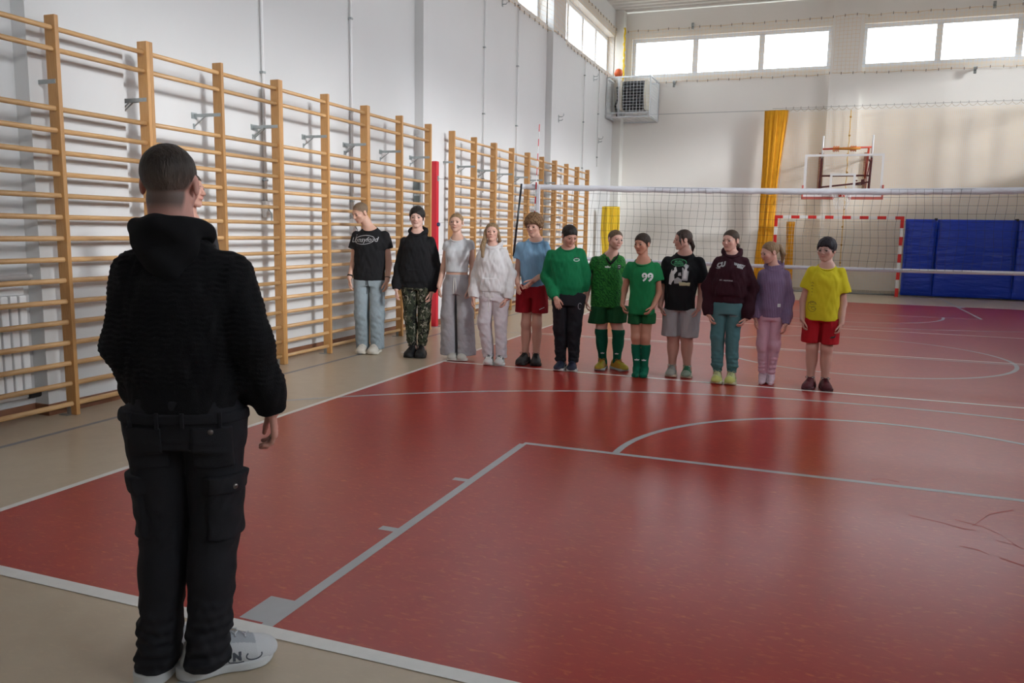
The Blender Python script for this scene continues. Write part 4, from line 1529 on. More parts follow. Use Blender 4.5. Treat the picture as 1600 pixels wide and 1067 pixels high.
    def body(P):
        z = P[:, 2]
        d = loft(P, tor())
        for s in 'AB': d = smin(d, ell(P, J['SH' + s] + V(0, 0, -.008), (ra[0]*1.0, ra[0]*1.0, ra[0]*1.0)), .02)
        d = smin(d, limbs(P), .02)
        m = z < .62*H
        if m.any():
            d[m] = smin(d[m], legs(P[m]), .02)
        top = (z > zsh - .08)
        if top.any():
            Pt = P[top]; dt = d[top]
            dt = smin(dt, rcone(Pt, nk + V(0, .0, -.03), fromh((0, .10, -.22)), rn*1.06, rn), .03)
            dt = smin(dt, rcone(Pt, nk + V(0, .012, -.05), V(cxs, .02, zsh + .01), rn*1.1, .05), .04)
            near = ((Pt - hc)**2).sum(1) < (hh*.95)**2
            if near.any():
                dt[near] = smin(dt[near], head_sdf(toh(Pt[near]), fem, S.get('child', 0), chub)*hh, .035*hh)
            d[top] = dt
        for s in 'AB':
            m = ((P - J['WR' + s])**2).sum(1) < (hs*1.25)**2
            if m.any(): d[m] = smin(d[m], hand_sdf(P[m], hands[s][0], hs), .008)
        return d

    hst = S['hair']
    hl = hl_generic(*hst.get('line', (.30, .0, -.28, .12)))
    fade = hst.get('fade')
    skin = S.get('skin', srgb(205, 160, 140))
    def bcols(P):
        c = np.tile(np.asarray(skin, F32), (len(P), 1))
        Q = toh(P)
        near = ((P - hc)**2).sum(1) < (hh*.8)**2
        if near.any():
            c[near] = face_cols(Q[near], skin, S.get('lip', [skin[0]*.78, skin[1]*.45, skin[2]*.45]), hst.get('brow', hst['col']),
                                hst.get('scalp', hst['col']), hl_generic(*hst['scalpline']) if hst.get('scalpline') else hl, fade, S.get('blush', .15), .16 if hst.get('scalpline') else .05)
        for s in 'AB':
            w = np.clip(1 - np.sqrt(((P - J['TI' + s])**2).sum(1))/(hs*.9), 0, 1)[:, None]*.25
            c = c*(1 - w) + c*np.array((1.0, .82, .80), F32)*w
            w = np.clip(1 - np.sqrt(((P - J['KN' + s] - V(0, -.03, 0))**2).sum(1))/(.07), 0, 1)[:, None]*.22
            c = c*(1 - w) + c*np.array((1.0, .78, .74), F32)*w
        return c

    hmin = min(J['TIA'][2], J['TIB'][2]) - .05; hmax = max(J['WRA'][2], J['WRB'][2]) + .03
    hb = S.get('h', .0052)
    zs = []; z = ZF - .012
    zhead = nk[2] - .03
    while z < L['top'][1] + .05:
        zs.append(z)
        z += hb*.92 if (z > zhead or hmin < z < hmax) else hb*1.9
    xs = [J[k + s][0] for k in ('EL', 'WR', 'TI', 'SH', 'AN') for s in 'AB'] + [hx]
    ys = [J[k + s][1] for k in ('EL', 'WR', 'TI') for s in 'AB']
    lo = np.array((min(xs) - .15, min(min(ys) - .11, -.26), ZF - .012)); hi = np.array((max(xs) + .15, max(max(ys) + .11, .21), 2))
    B = iso('person', body, lo, hi, hb, M_skin, None, zs, bcols)
    B.location = (px, py, 0); B.rotation_euler = (0, 0, psi)
    tag(B, S['label'], 'person', S.get('group'))

    # ---- eyes
    if S.get('eyes', True):
        er = .060*hh
        for sx in (-1, 1):
            c = fromh((.138*sx, -.312, .012))
            m = MB().sphere((0, 0, 0), er, 16, 12)
            vs = np.array(m.v, F32)
            gz = HM @ np.array((S.get('gaze', 0)*.6, -1, S.get('gazez', -.1)), F32); gz /= np.linalg.norm(gz)
            dt = (vs/er) @ gz
            col = np.where((dt > .93)[:, None], np.array((.01, .01, .01)), np.where((dt > .66)[:, None], np.array(S.get('iris', (.05, .035, .022))), np.array((.50, .47, .45))))
            me = bpy.data.meshes.new('eye'); me.from_pydata([tuple(v + c) for v in vs], [], m.f)
            at = me.color_attributes.new('Col', 'FLOAT_COLOR', 'POINT')
            c4 = np.ones((len(vs), 4), F32); c4[:, :3] = col; at.data.foreach_set('color', c4.ravel())
            me.materials.append(M_eyew); me.polygons.foreach_set('use_smooth', [True]*len(me.polygons)); me.update()
            link_mesh('eye', me, B)

    # ---- hair
    hf = hair_shape(hst, hl)
    hcol = np.asarray(hst['col'], F32); hcol2 = np.asarray(hst.get('col2', tuple(c*1.5 for c in hst['col'])), F32)
    def hcols(P):
        Q = toh(P)
        w = (.5 + .5*wob(Q*np.array((1, 1, .15), F32), 30, seed))[:, None]
        w = np.clip(w, 0, 1)
        c = hcol*(1 - w) + hcol2*w
        if hst.get('stops'):                                       # a clipped fade: colour by height
            zs_ = [q[0] for q in hst['stops']]
            fc = np.stack([np.interp(Q[:, 2] + .05*Q[:, 1], zs_, [q[1][i] for q in hst['stops']]) for i in range(3)], 1)
            k = np.clip((Q[:, 2] - hst.get('fadez', .15))/.18, 0, 1)[:, None]
            c = c*k + fc*(.8 + .4*w)*(1 - k)
        return c
    zlow = hc[2] + min([-.42*hh] + [min(a[2], b[2])*hh - .08*hh for a, b, *_ in hst.get('tails', [])])
    rad = .75*hh + hst.get('ext', 0)
    if hst.get('t', .03) > -.5:
        iso('hair', lambda P: hf(toh(P))*hh, (hc[0] - rad, hc[1] - rad, zlow), (hc[0] + rad, hc[1] + rad, hc[2] + .72*hh), hst.get('h', .0048), M_hair, B, colf=hcols)

    # ---- top garment
    T = S['top']
    ft = T.get('loose', 1.0)
    hA, hB = L['hemA'], L['hemB']
    zh = (hA[1] + hB[1])*.5
    kind = T['kind']
    DN = -.020 if kind != 'hoodie' else -.006
    long_ = kind in ('hoodie', 'sweat')
    ofs = .016 if long_ else .010
    zm = (zh + zsh)*.5
    rxm = T.get('mid', (rxh + hsh)*.5)
    st = [(zm, (cxh + cxs)*.5, 0, rxm, max(ryh*.98, .064*H*g + ofs)), (zsh - .085, cxs, .0, hsh*.98 + ofs, .066*H*g + ofs + T.get('bust', 0)),
          (zsh - .02, cxs, .01, hsh*.90 + ofs, .053*H*g + ofs), (zsh + .022, cxs, .012, hsh*T.get('slope', .70) + ofs, .040*H + ofs), (nk[2] + .012 + T.get('dn', DN), nk[0], .016, rn + .022, rn + .018)]
    if kind == 'hoodie' or T.get('band'):
        st += [(zh - .002, cxh, 0, rxh*.93, ryh*.93), (zh + .05, cxh, 0, rxh*.94, ryh*.94), (zh + .085, cxh, 0, rxh*1.03, ryh*1.04)]
    else:
        st += [(zh - .002, cxh, 0, rxh, ryh), (zh + .06, cxh, 0, rxh*.98, ryh*.99)]
    sr = T.get('sleeve', (.048*H*g, .050*H*g) if not long_ else (.050*H*g, .042*H*g, .030*H*g))
    wamp = T.get('wr', .0035)
    neck_r = rn + T.get('neck', .012)
    def top(P):
        d = loft(P, st, 2.4)
        e = loft(P, tor(.008), cap=False)
        d = smin(d, smax(smax(e, zh - P[:, 2], .004), P[:, 2] - nk[2] - .005, .01), .01)
        if T.get('bust'):
            for sx in (-1, 1):
                d = smin(d, ell(P, (cxs + sx*.068, -.075, zsh - .135), (.062, .05, .062)), .05)
        sl = None
        for s in 'AB':
            if long_:
                a = smin(rcone(P, J['SH' + s], J['EL' + s], ra[0] + .013, sr[1]), rcone(P, J['EL' + s], J['WR' + s], sr[1], sr[2]), .03)
                dv = J['WR' + s] - J['EL' + s]; ln = np.linalg.norm(dv); dv = dv/ln
                a = smin(a, ell(P, J['WR' + s] - dv*.085, (sr[2]*1.18,)*3), .05)      # cloth gathers above the cuff
                a = smin(a, rcone(P, J['WR' + s] - dv*.055, J['WR' + s], .026*H*.9*(.7 + .3*g), .0245*H*.9*(.7 + .3*g)), .01)
                end = J['WR' + s] + dv*.004
            else:
                dv = J['EL' + s] - J['SH' + s]; dv = dv/np.linalg.norm(dv)
                end = J['SH' + s] + dv*float((J['SL' + s] - J['SH' + s]) @ dv)
                ex = end + dv*.02
                a = rcone(P, J['SH' + s], ex, ra[0] + .011, sr[1])
            a = smax(a, half(P, end, dv), .005)
            sl = a if sl is None else np.minimum(sl, a)
        d = smin(d, sl, T.get('k', .028))
        w = wob(P*np.array((1, 1, .75), F32), 34, seed) + .6*wob(P*np.array((1.3, 1, .5), F32), 61, seed + 3)
        fold = np.clip((P[:, 2] - zh)/.05, 0, 1)
        d = d + wamp*w*(.4 + .6*fold)
        if T.get('folds'):                                         # long diagonal drag folds
            u = P[:, 0]*T['folds'][0] + P[:, 2]*T['folds'][1]
            d = d + T['folds'][2]*np.sin(u + 1.5*wob(P, 9, seed))
        if T.get('ribs'):
            d = d + .0016*np.sin(P[:, 0]*2*math.pi/T['ribs'])
        if T.get('rows'):
            d = d + .0017*np.sin(P[:, 2]*2*math.pi/T['rows'] + 2.2*np.sin(P[:, 0]*2*math.pi/.055) * .5)*np.clip((P[:, 2] - zh - .07)/.02, 0, 1)
        if T.get('pocket'):
            pm = (np.abs(P[:, 0] - cxh) < .125) & (P[:, 1] < 0) & (P[:, 2] < zh + .22) & (P[:, 2] > zh + .07)
            pm &= np.abs(P[:, 0] - cxh) < .125 - .35*np.clip(P[:, 2] - zh - .12, 0, 1)
            d = d - .007*pm
        # neck opening
        c0 = V(nk[0], .045, nk[2] + .006); c1 = V(nk[0], -.075 - T.get('vneck', 0)*.3, nk[2] - .026 - T.get('vneck', 0)*.4)
        d = smax(d, -(rcone(P, nk + V(0, 0, -.03 + T.get('dn', DN)), fromh((0, .08, -.2)), neck_r, neck_r)), .006)
        if not T.get('closed'):
            up = P[:, 2] - (nk[2] - .004 + T.get('dn', DN) + (P[:, 1] - .0)*.42)
            rad_ = np.sqrt((P[:, 0] - nk[0])**2 + (P[:, 1] - .0)**2) - (neck_r + .010 + T.get('wide', .006))
            d = smax(d, -smax(rad_, -up, .004), .005)
        if T.get('vneck'):
            vv = T['vneck']
            zb = nk[2] - .02 - vv
            w_ = (P[:, 2] - zb)*.62
            cut = smax(np.abs(P[:, 0] - nk[0]) - w_, P[:, 1] + .0, .01)
            cut = smax(cut, zb - P[:, 2], .004)
            d = smax(d, -cut, .004)
        return d
    h_c = S.get('hc', .0068)
    xs = [J[k + s][0] for k in (('EL', 'WR', 'SH') if long_ else ('SH', 'SL')) for s in 'AB'] + [hA[0], hB[0]]
    if long_:
        zlo = min(zh, J['WRA'][2], J['WRB'][2]) - .04
        ylo = min(-.22, J['WRA'][1] - .1, J['WRB'][1] - .1)
    else: zlo = min(zh, J['SLA'][2], J['SLB'][2]) - .04; ylo = -.22
    tl = (min(xs) - .11, ylo, zlo); th = (max(xs) + .11, .22, nk[2] + .06)
    G = iso(T['name'], top, tl, th, h_c, T.get('mat') or cloth(T['name'] + S['key'], T['col']), B, colf=T.get('colf'))
    S['garment'] = G

    # neck ribbing
    if T.get('collar', not T.get('hood')):
        mb = MB(); n = 40; vs = []
        rr = neck_r + .006 + T.get('wide', .006)
        pts = []
        vv = T.get('vneck', 0)
        for k in range(n):
            a = 2*math.pi*k/n
            x = nk[0] + rr*math.sin(a); y = .003 - rr*math.cos(a)*1.02
            zz = nk[2] - .002 + T.get('dn', DN) + (y)*.42
            if vv and math.cos(a) > 0:
                t_ = max(0, 1 - abs(math.sin(a))); zz -= (vv + .0)*t_**1.0*.95; x = nk[0] + rr*math.sin(a)*(1 - .0*t_); y -= .045*t_
            pts.append((x, y, zz))
        cr = T.get('cr', .0075)
        put = MB()
        P_ = [Vector(p) for p in pts]
        for k in range(n):
            t_ = (P_[(k+1) % n] - P_[k-1]).normalized(); out = Vector((P_[k].x - nk[0], P_[k].y, 0)).normalized(); up = t_.cross(out)
            for q in range(8):
                th_ = 2*math.pi*q/8
                vs.append(P_[k] + out*math.cos(th_)*cr*.75 + up*math.sin(th_)*cr*1.25)
        fs = [(k*8 + q, ((k+1) % n)*8 + q, ((k+1) % n)*8 + (q+1) % 8, k*8 + (q+1) % 8) for k in range(n) for q in range(8)]
        mb.add(vs, fs).build('collar', T.get('collarmat') or cloth(T['name'] + S['key'] + '_rib', T.get('ccol', T.get('col', (.1, .1, .1)))), G, True)
    if T.get('hood'):
        hs_ = T['hood']
        def hood(P):
            # thick roll of cloth round the neck, high behind, meeting in a V in front
            q = P - np.array((nk[0], 0, nk[2]), F32)
            rr = np.sqrt(q[:, 0]**2 + (q[:, 1] - .025)**2)
            ang = np.arctan2(q[:, 0], -(q[:, 1] - .025))
            f_ = .5 + .5*np.cos(ang)                                # 1 in front, 0 behind
            R0 = rn + .026 + .022*hs_*(1 - f_) + .004*f_
            zc = .014*(1 - f_) - .060*f_**2 + .004
            rz = (.030 - .006*f_)*(.8 + .4*hs_*(1 - f_)); rx_ = .019 + .010*hs_*(1 - f_)
            d = (np.sqrt(((rr - R0)/rx_)**2 + ((q[:, 2] - zc)/rz)**2) - 1)*rx_
            b = ell(q, (0, .085 + .02*hs_, -.045*hs_), (.105*hs_**.5, .045*hs_, .085*hs_))
            b = smin(b, ell(q, (0, .095 + .02*hs_, -.115*hs_), (.05*hs_, .030*hs_, .06*hs_)), .05)
            d = smin(d, b, .035)
            d = d + .0045*wob(P*np.array((1, 1, 1.5), F32), 30, seed) + .004*np.sin(ang*5 + q[:, 2]*50)*(1 - f_)
            return smax(d, -(rcone(P, nk + V(0, 0, -.05), fromh((0, .08, -.2)), rn + .006, rn + .006)), .006)
        iso('hood', hood, (nk[0] - .22, -.17, nk[2] - .24), (nk[0] + .22, .24, nk[2] + .10), h_c, T.get('hoodmat') or T.get('mat') or cloth(T['name'] + S['key'], T['col']), G)

    # ---- bottom garment
    Bm = S['bottom']; bk = Bm['kind']
    zw = Bm.get('waist', zh + .05)
    rr = Bm['r']
    def bottom(P):
        hipx = Bm.get('hip', .098*H*g + .008)
        pin = .008 if not T.get('crop') else -.02
        d = loft(P, [(zcr - .03, cxh*.7, .005, min(hipx, rxh - pin)*.97, min(ryh - pin, .066*H*g + .012)), (zh - .01, cxh, .003, min(hipx, rxh - pin), min(ryh - pin, .068*H*g + .012)),
                     (zw, cxh, .003, min(Bm.get('waistr', .09*H*g), rxh - pin), min(ryh - pin, .066*H*g + .010))], 2.3)
        e = loft(P, tor(.006), cap=False)
        d = smin(d, smax(smax(e, P[:, 2] - zw, .004), zcr - P[:, 2], .004), .01)
        lg = None
        for s, sg in (('A', -1), ('B', 1)):
            bo = V(L['bo' + s][0], S.get('boy', .015), min(L['bo' + s][1], Bm.get('zbo', 9)))
            hp = J['HP' + s] + V(0, 0, .01)
            if bk == 'pants':
                kn = V(L['kn' + s][0], -.004, L['kn' + s][1])
                a = smin(rcone(P, hp, kn, rr[0], rr[1], Bm.get('sy', 1.05)), rcone(P, kn, bo, rr[1], rr[2], Bm.get('sy', 1.05)), .04)
                if Bm.get('cuff'):
                    a = smax(a, bo[2] + .045 - P[:, 2], .02)
                    a = smin(a, rcone(P, bo + V(0, .004, .06), bo + V(0, .008, 0), Bm['cuff'], Bm['cuff']), .015)
                wv = Bm.get('wr', .004)
                lowz = np.clip(1 - (P[:, 2] - bo[2])/(.45*H), 0, 1)
                w = wob(P*np.array((.8, .8, 1.6), F32), 30, seed + sg) + .5*wob(P*np.array((1.2, 1.2, 1.1), F32), 55, seed + sg*2)
                a = a + wv*w*(.35 + lowz)
                if Bm.get('stack'):
                    zz = P[:, 2] - bo[2]
                    a = a + Bm['stack']*np.sin(zz*2*math.pi/.042 + 2.2*wob(P, 14, sg + seed))*np.clip(1 - zz/.30, 0, 1)
                a = smax(a, bo[2] - P[:, 2], .006)
            else:
                kk = J['KN' + s]
                t_ = (hp[2] - bo[2])/(hp[2] - kk[2]); c = hp + (kk - hp)*t_
                c = V(L['bo' + s][0], -.003, bo[2])
                a = rcone(P, hp + V(0, 0, .02), c, rr[0], rr[1], 1.08)
                a = a + Bm.get('wr', .003)*wob(P*np.array((1.4, 1.2, .5), F32), 42, seed + sg)
                a = smax(a, bo[2] - P[:, 2], .004)
            e = None
            lg = a if lg is None else smin(lg, a, Bm.get('lk', .008))
        mid = (L['boA'][0] + L['boB'][0])*.5 + (hpb['A'][0] + hpb['B'][0] - L['boA'][0] - L['boB'][0])*.5*np.clip((P[:, 2] - L['boA'][1])/max(zcr - L['boA'][1], .05), 0, 1)
        gap = .004 + .012*np.clip((zcr - .02 - P[:, 2])/.25, 0, 1) - np.abs(P[:, 0] - mid)
        lg = smax(lg, smin(gap.astype(F32), (zcr - .035 - P[:, 2]).astype(F32), .02), .015)
        m = P[:, 2] < .60*H
        zb = min(L['boA'][1], L['boB'][1], Bm.get('zbo', 9))
        if m.any() and not Bm.get('nocover'):
            lm_ = smax(legs(P[m], .006), zb + .008 - P[m][:, 2], .004)
            lg[m] = smin(lg[m], lm_, .01)
        if not T.get('crop'): lg = smax(lg, P[:, 2] - zh - .012, .02)
        d = smin(d, lg, .025)
        return smax(d, P[:, 2] - zw, .006)
    rmx = max(rr) + .06
    xs = [L[k][0] for k in ('boA', 'boB', 'knA', 'knB')] + [J['HPA'][0], J['HPB'][0]]
    P_ = iso(Bm['name'], bottom, (min(xs) - rmx, -rmx - .05, min(L['boA'][1], L['boB'][1], Bm.get('zbo', 9)) - .02), (max(xs) + rmx, rmx + .07, zw + .02), h_c,
             Bm.get('mat') or cloth(Bm['name'] + S['key'], Bm['col']), B)
    S['bottoms'] = P_; S['bf'] = bottom
    if Bm.get('drawstring'):
        dm = cloth('drawstring' + S['key'], Bm['drawstring'], bump=0)
        for k, ln in ((-1, .19), (1, .17)):
            bv = BVHTree.FromPolygons([v.co[:] for v in P_.data.vertices], [p.vertices[:] for p in P_.data.polygons])
            pts = []
            for q in range(9):
                x = cxh + k*(.008 + .010*q/8); zz = zw - .03 - ln*q/8
                hit = bv.ray_cast(Vector((x, -.5, zz)), Vector((0, 1, 0)))
                if hit[0] is not None: pts.append(hit[0] + Vector((0, -.004, 0)))
            if len(pts) > 2: MB().tube(pts, .0042, 6).build('drawstring', dm, P_, True)

    # ---- socks
    if S.get('sock'):
        sk = S['sock']
        for s in 'AB':
            def sock(P, s=s):
                keep = J['AN' + s]
                d = legs(P, .005)
                o_ = 'B' if s == 'A' else 'A'
                mid = (J['ANA'][0] + J['ANB'][0])*.5
                sgn = 1 if s == 'A' else -1
                d = smax(d, (P[:, 0] - mid)*sgn + .0005, .002)
                d = d + .0016*wob(P*np.array((1, 1, 2), F32), 60, seed)
                return smax(smax(d, P[:, 2] - sk['top'], .003), ZF - P[:, 2], .002)
            an = J['AN' + s]
            o = iso('sock', sock, (an[0] - .16, -.24, ZF - .01), (an[0] + .16, .14, sk['top'] + .02), .0058, cloth('sock' + S['key'], sk['col'], .9), B)
            S['sock' + s] = o
    # ---- shoes
    if S.get('shoes'):
        for s in 'AB':
            sh = S['shoes'] if isinstance(S['shoes'], dict) else S['shoes'][0 if s == 'A' else 1]
            o = build_shoe(B, (J['AN' + s][0], J['AN' + s][1] - .018), footdir[s], sh.get('L', fl*1.16), ZF, sh['cols'], 'shoe', sh.get('laces'), sh.get('high', 0), h=S.get('hshoe', .0045), bulk=sh.get('bulk', 1.12))
            S['shoe' + s] = o
            if sh.get('ankle_sock'):
                an = J['AN' + s]
                MB().tube([(an[0], an[1] - .004, .075), (an[0], an[1] - .002, sh['ankle_sock'])], rl[2] + .006, 16).build('sock', cloth('anklesock' + S['key'], sh.get('sockcol', (.75, .75, .75))), B, True)
    S['J'] = J; S['B'] = B; S['L'] = L; S['hs'] = hs; S['fromh'] = fromh; S['nk'] = nk; S['HM'] = HM; S['hh'] = hh; S['zh'] = zh; S['cx'] = cxh; S['hands'] = hands; S['ra'] = ra
    return S


def band(S, s, t, m, r=.004, name='wristband', w=.010):
    """a band round the wrist"""
    J = S['J']; a = J['WR' + s]; d = J['EL' + s] - a; d = d/np.linalg.norm(d)
    c = Vector([float(q) for q in a + d*t]); dv = Vector([float(q) for q in d])
    rr = S['ra'][2] + .003 + (S['ra'][1] - S['ra'][2])*t/.22
    u = dv.cross(Vector((0, 1, 0))).normalized(); v = dv.cross(u)
    n = 24; vs = []
    for k in range(n):
        an = 2*math.pi*k/n
        o = u*math.cos(an) + v*math.sin(an)
        for (e, f) in ((0, -w/2), (r, -w/2), (r, w/2), (0, w/2)): vs.append(c + o*(rr + e - .002) + dv*f)
    fs = [(4*k + q, 4*((k+1) % n) + q, 4*((k+1) % n) + (q+1) % 4, 4*k + (q+1) % 4) for k in range(n) for q in range(4)]
    MB().add(vs, fs).build(name, m, S['B'], True)

# joints of each figure: sideways offset from the feet and height, in metres
LM = {
    'k1': ((-1.037,6.090), dict(top=(-0.104,1.829), chin=(-0.112,1.548), neck=(0.011,1.535), shA=(-0.180,1.474), shB=(0.223,1.481), elA=(-0.224,1.100), elB=(0.261,1.104), wrA=(-0.254,0.924), wrB=(0.262,0.907), tiA=(-0.250,0.760), tiB=(0.247,0.745), slA=(-0.219,1.280), slB=(0.254,1.285), hemA=(-0.211,0.897), hemB=(0.216,0.914), knA=(-0.094,0.482), knB=(0.098,0.492), boA=(-0.093,0.057), boB=(0.095,0.070), anA=(-0.083,0.040), anB=(0.083,0.051), toA=(-0.127,-0.026), toB=(0.032,-0.023))),
    'k2': ((-0.393,6.090), dict(top=(-0.008,1.783), chin=(0.004,1.528), neck=(0.004,1.503), shA=(-0.166,1.410), shB=(0.179,1.423), elA=(-0.239,1.066), elB=(0.239,1.081), wrA=(-0.258,0.819), wrB=(0.210,0.797), tiA=(-0.259,0.684), tiB=(0.189,0.690), slA=(-0.258,0.819), slB=(0.217,0.797), hemA=(-0.222,0.853), hemB=(0.217,0.829), knA=(-0.085,0.495), knB=(0.096,0.505), boA=(-0.066,0.140), boB=(0.059,0.148), anA=(-0.059,0.119), anB=(0.059,0.127), toA=(-0.114,-0.009), toB=(0.030,-0.016))),
    'k3': ((0.159,6.020), dict(top=(-0.007,1.721), chin=(-0.032,1.485), neck=(-0.005,1.461), shA=(-0.133,1.393), shB=(0.159,1.403), elA=(-0.183,1.088), elB=(0.185,1.090), wrA=(-0.216,0.880), wrB=(0.167,0.864), tiA=(-0.222,0.687), tiB=(0.162,0.685), slA=(-0.184,1.294), slB=(0.193,1.307), hemA=(-0.141,1.048), hemB=(0.125,1.047), knA=(-0.081,0.552), knB=(0.090,0.561), boA=(-0.075,0.090), boB=(0.106,0.092), anA=(-0.054,0.060), anB=(0.054,0.068), toA=(-0.065,-0.005), toB=(0.061,-0.002))),
    'k4': ((0.606,6.080), dict(top=(-0.052,1.616), chin=(-0.049,1.392), neck=(-0.042,1.378), shA=(-0.179,1.294), shB=(0.094,1.315), elA=(-0.238,1.037), elB=(0.175,1.031), wrA=(-0.255,0.769), wrB=(0.152,0.763), tiA=(-0.265,0.706), tiB=(0.116,0.663), slA=(-0.255,0.769), slB=(0.158,0.767), hemA=(-0.217,0.770), hemB=(0.125,0.776), knA=(-0.130,0.485), knB=(0.064,0.496), boA=(-0.067,0.124), boB=(0.075,0.114), anA=(-0.067,0.103), anB=(0.067,0.103), toA=(-0.079,0.008), toB=(0.055,0.008))),
    'k5': ((1.039,6.090), dict(top=(0.006,1.741), chin=(0.008,1.459), neck=(0.041,1.453), shA=(-0.150,1.388), shB=(0.154,1.405), elA=(-0.177,1.067), elB=(0.175,1.089), wrA=(-0.146,0.943), wrB=(0.051,0.986), tiA=(-0.117,0.840), tiB=(-0.060,0.878), slA=(-0.185,1.218), slB=(0.180,1.232), hemA=(-0.119,0.913), hemB=(0.144,0.919), knA=(-0.059,0.497), knB=(0.069,0.483), boA=(-0.084,0.622), boB=(0.093,0.620), anA=(-0.067,0.126), anB=(0.066,0.135), toA=(-0.123,0.009), toB=(0.056,0.001))),
    'k6': ((1.484,6.040), dict(top=(-0.025,1.604), chin=(-0.001,1.329), neck=(-0.019,1.371), shA=(-0.211,1.306), shB=(0.120,1.324), elA=(-0.269,1.030), elB=(0.178,1.066), wrA=(-0.124,0.821), wrB=(0.169,0.885), tiA=(-0.079,0.711), tiB=(0.167,0.764), slA=(-0.131,0.821), slB=(0.175,0.885), hemA=(-0.189,0.839), hemB=(0.156,0.844), knA=(-0.076,0.464), knB=(0.066,0.473), boA=(-0.065,0.123), boB=(0.065,0.133), anA=(-0.062,0.102), anB=(0.062,0.105), toA=(-0.103,0.010), toB=(0.054,0.007))),
    'k7': ((1.919,6.230), dict(top=(-0.000,1.563), chin=(0.037,1.324), neck=(-0.018,1.308), shA=(-0.203,1.247), shB=(0.080,1.255), elA=(-0.268,0.965), elB=(0.107,0.990), wrA=(-0.288,0.769), wrB=(0.118,0.808), tiA=(-0.258,0.656), tiB=(0.108,0.685), slA=(-0.247,1.099), slB=(0.119,1.101), hemA=(-0.239,0.709), hemB=(0.106,0.726), knA=(-0.105,0.489), knB=(0.090,0.490), boA=(-0.148,0.532), boB=(0.061,0.550), anA=(-0.080,0.133), anB=(0.080,0.128), toA=(-0.120,-0.013), toB=(0.226,0.014))),
    'k8': ((2.307,6.020), dict(top=(-0.013,1.529), chin=(-0.062,1.298), neck=(-0.016,1.268), shA=(-0.152,1.212), shB=(0.129,1.211), elA=(-0.206,0.915), elB=(0.161,0.902), wrA=(-0.215,0.766), wrB=(0.117,0.763), tiA=(-0.177,0.659), tiB=(0.058,0.666), slA=(-0.196,1.054), slB=(0.163,1.038), hemA=(-0.151,0.674), hemB=(0.126,0.681), knA=(-0.058,0.427), knB=(0.042,0.423), boA=(-0.077,0.571), boB=(0.061,0.579), anA=(-0.038,0.078), anB=(0.038,0.073), toA=(-0.054,-0.021), toB=(0.022,-0.018))),
    'k9': ((2.703,6.120), dict(top=(-0.016,1.574), chin=(-0.071,1.360), neck=(0.004,1.347), shA=(-0.175,1.264), shB=(0.158,1.273), elA=(-0.217,0.926), elB=(0.194,0.924), wrA=(-0.224,0.763), wrB=(0.176,0.755), tiA=(-0.196,0.688), tiB=(0.142,0.658), slA=(-0.225,1.011), slB=(0.194,1.033), hemA=(-0.184,0.736), hemB=(0.122,0.737), knA=(-0.078,0.359), knB=(0.059,0.368), boA=(-0.096,0.454), boB=(0.074,0.449), anA=(-0.080,0.107), anB=(0.080,0.110), toA=(-0.094,-0.015), toB=(0.067,-0.013))),
    'k10': ((3.173,6.070), dict(top=(-0.006,1.581), chin=(-0.022,1.344), neck=(0.010,1.351), shA=(-0.120,1.280), shB=(0.140,1.287), elA=(-0.204,0.986), elB=(0.220,0.985), wrA=(-0.186,0.705), wrB=(0.187,0.682), tiA=(-0.166,0.657), tiB=(0.163,0.644), slA=(-0.190,0.704), slB=(0.191,0.682), hemA=(-0.175,0.830), hemB=(0.164,0.846), knA=(-0.085,0.490), knB=(0.055,0.498), boA=(-0.072,0.161), boB=(0.077,0.163), anA=(-0.071,0.142), anB=(0.071,0.144), toA=(-0.077,-0.010), toB=(0.055,-0.008))),
    'k11': ((3.592,6.040), dict(top=(-0.023,1.467), chin=(-0.072,1.230), neck=(0.008,1.228), shA=(-0.103,1.171), shB=(0.125,1.175), elA=(-0.137,0.917), elB=(0.168,0.895), wrA=(-0.138,0.699), wrB=(0.157,0.657), tiA=(-0.139,0.589), tiB=(0.145,0.579), slA=(-0.139,0.708), slB=(0.157,0.657), hemA=(-0.116,0.709), hemB=(0.124,0.717), knA=(-0.053,0.430), knB=(0.051,0.427), boA=(-0.036,0.136), boB=(0.034,0.132), anA=(-0.035,0.108), anB=(0.035,0.104), toA=(-0.050,0.005), toB=(0.038,-0.006))),
    'k12': ((4.076,6.060), dict(top=(-0.003,1.518), chin=(-0.007,1.274), neck=(0.014,1.264), shA=(-0.131,1.207), shB=(0.147,1.213), elA=(-0.185,0.882), elB=(0.182,0.873), wrA=(-0.177,0.704), wrB=(0.180,0.684), tiA=(-0.160,0.615), tiB=(0.165,0.598), slA=(-0.160,1.008), slB=(0.192,0.984), hemA=(-0.157,0.705), hemB=(0.152,0.713), knA=(-0.071,0.413), knB=(0.062,0.413), boA=(-0.084,0.484), boB=(0.074,0.477), anA=(-0.067,0.136), anB=(0.067,0.134), toA=(-0.100,0.001), toB=(0.095,-0.005))),
}

BLACK = (.010, .010, .0115)
M_print_w = mat('print_white', (.78, .78, .78), .6)
M_print_g = mat('print_grey', (.42, .42, .43), .6)
M_print_k = mat('print_black', (.012, .012, .012), .6)
M_print_gr = mat('print_green', (.05, .28, .12), .6)
M_print_y = mat('print_cream', (.52, .50, .30), .6)
GROUP = 'pupils standing in a line on the court'


def kid(key, **kw):
    (px, py), lm = LM[key]
    dy = kw.pop('dy', .12)                                # the toes stand on the measured spot, the body behind them
    k = (py + dy - CAMY)/(py - CAMY)
    lm = {n: (v[0]*k, 1.522 + (v[1] - 1.522)*k) for n, v in lm.items()}
    px = CAMX + (px - CAMX)*k; py += dy
    S = dict(key=key, pos=(px, py), lm=lm, seed=float(int(key[1:]))*1.37, group=GROUP)
    S.update(kw)
    return person(S)


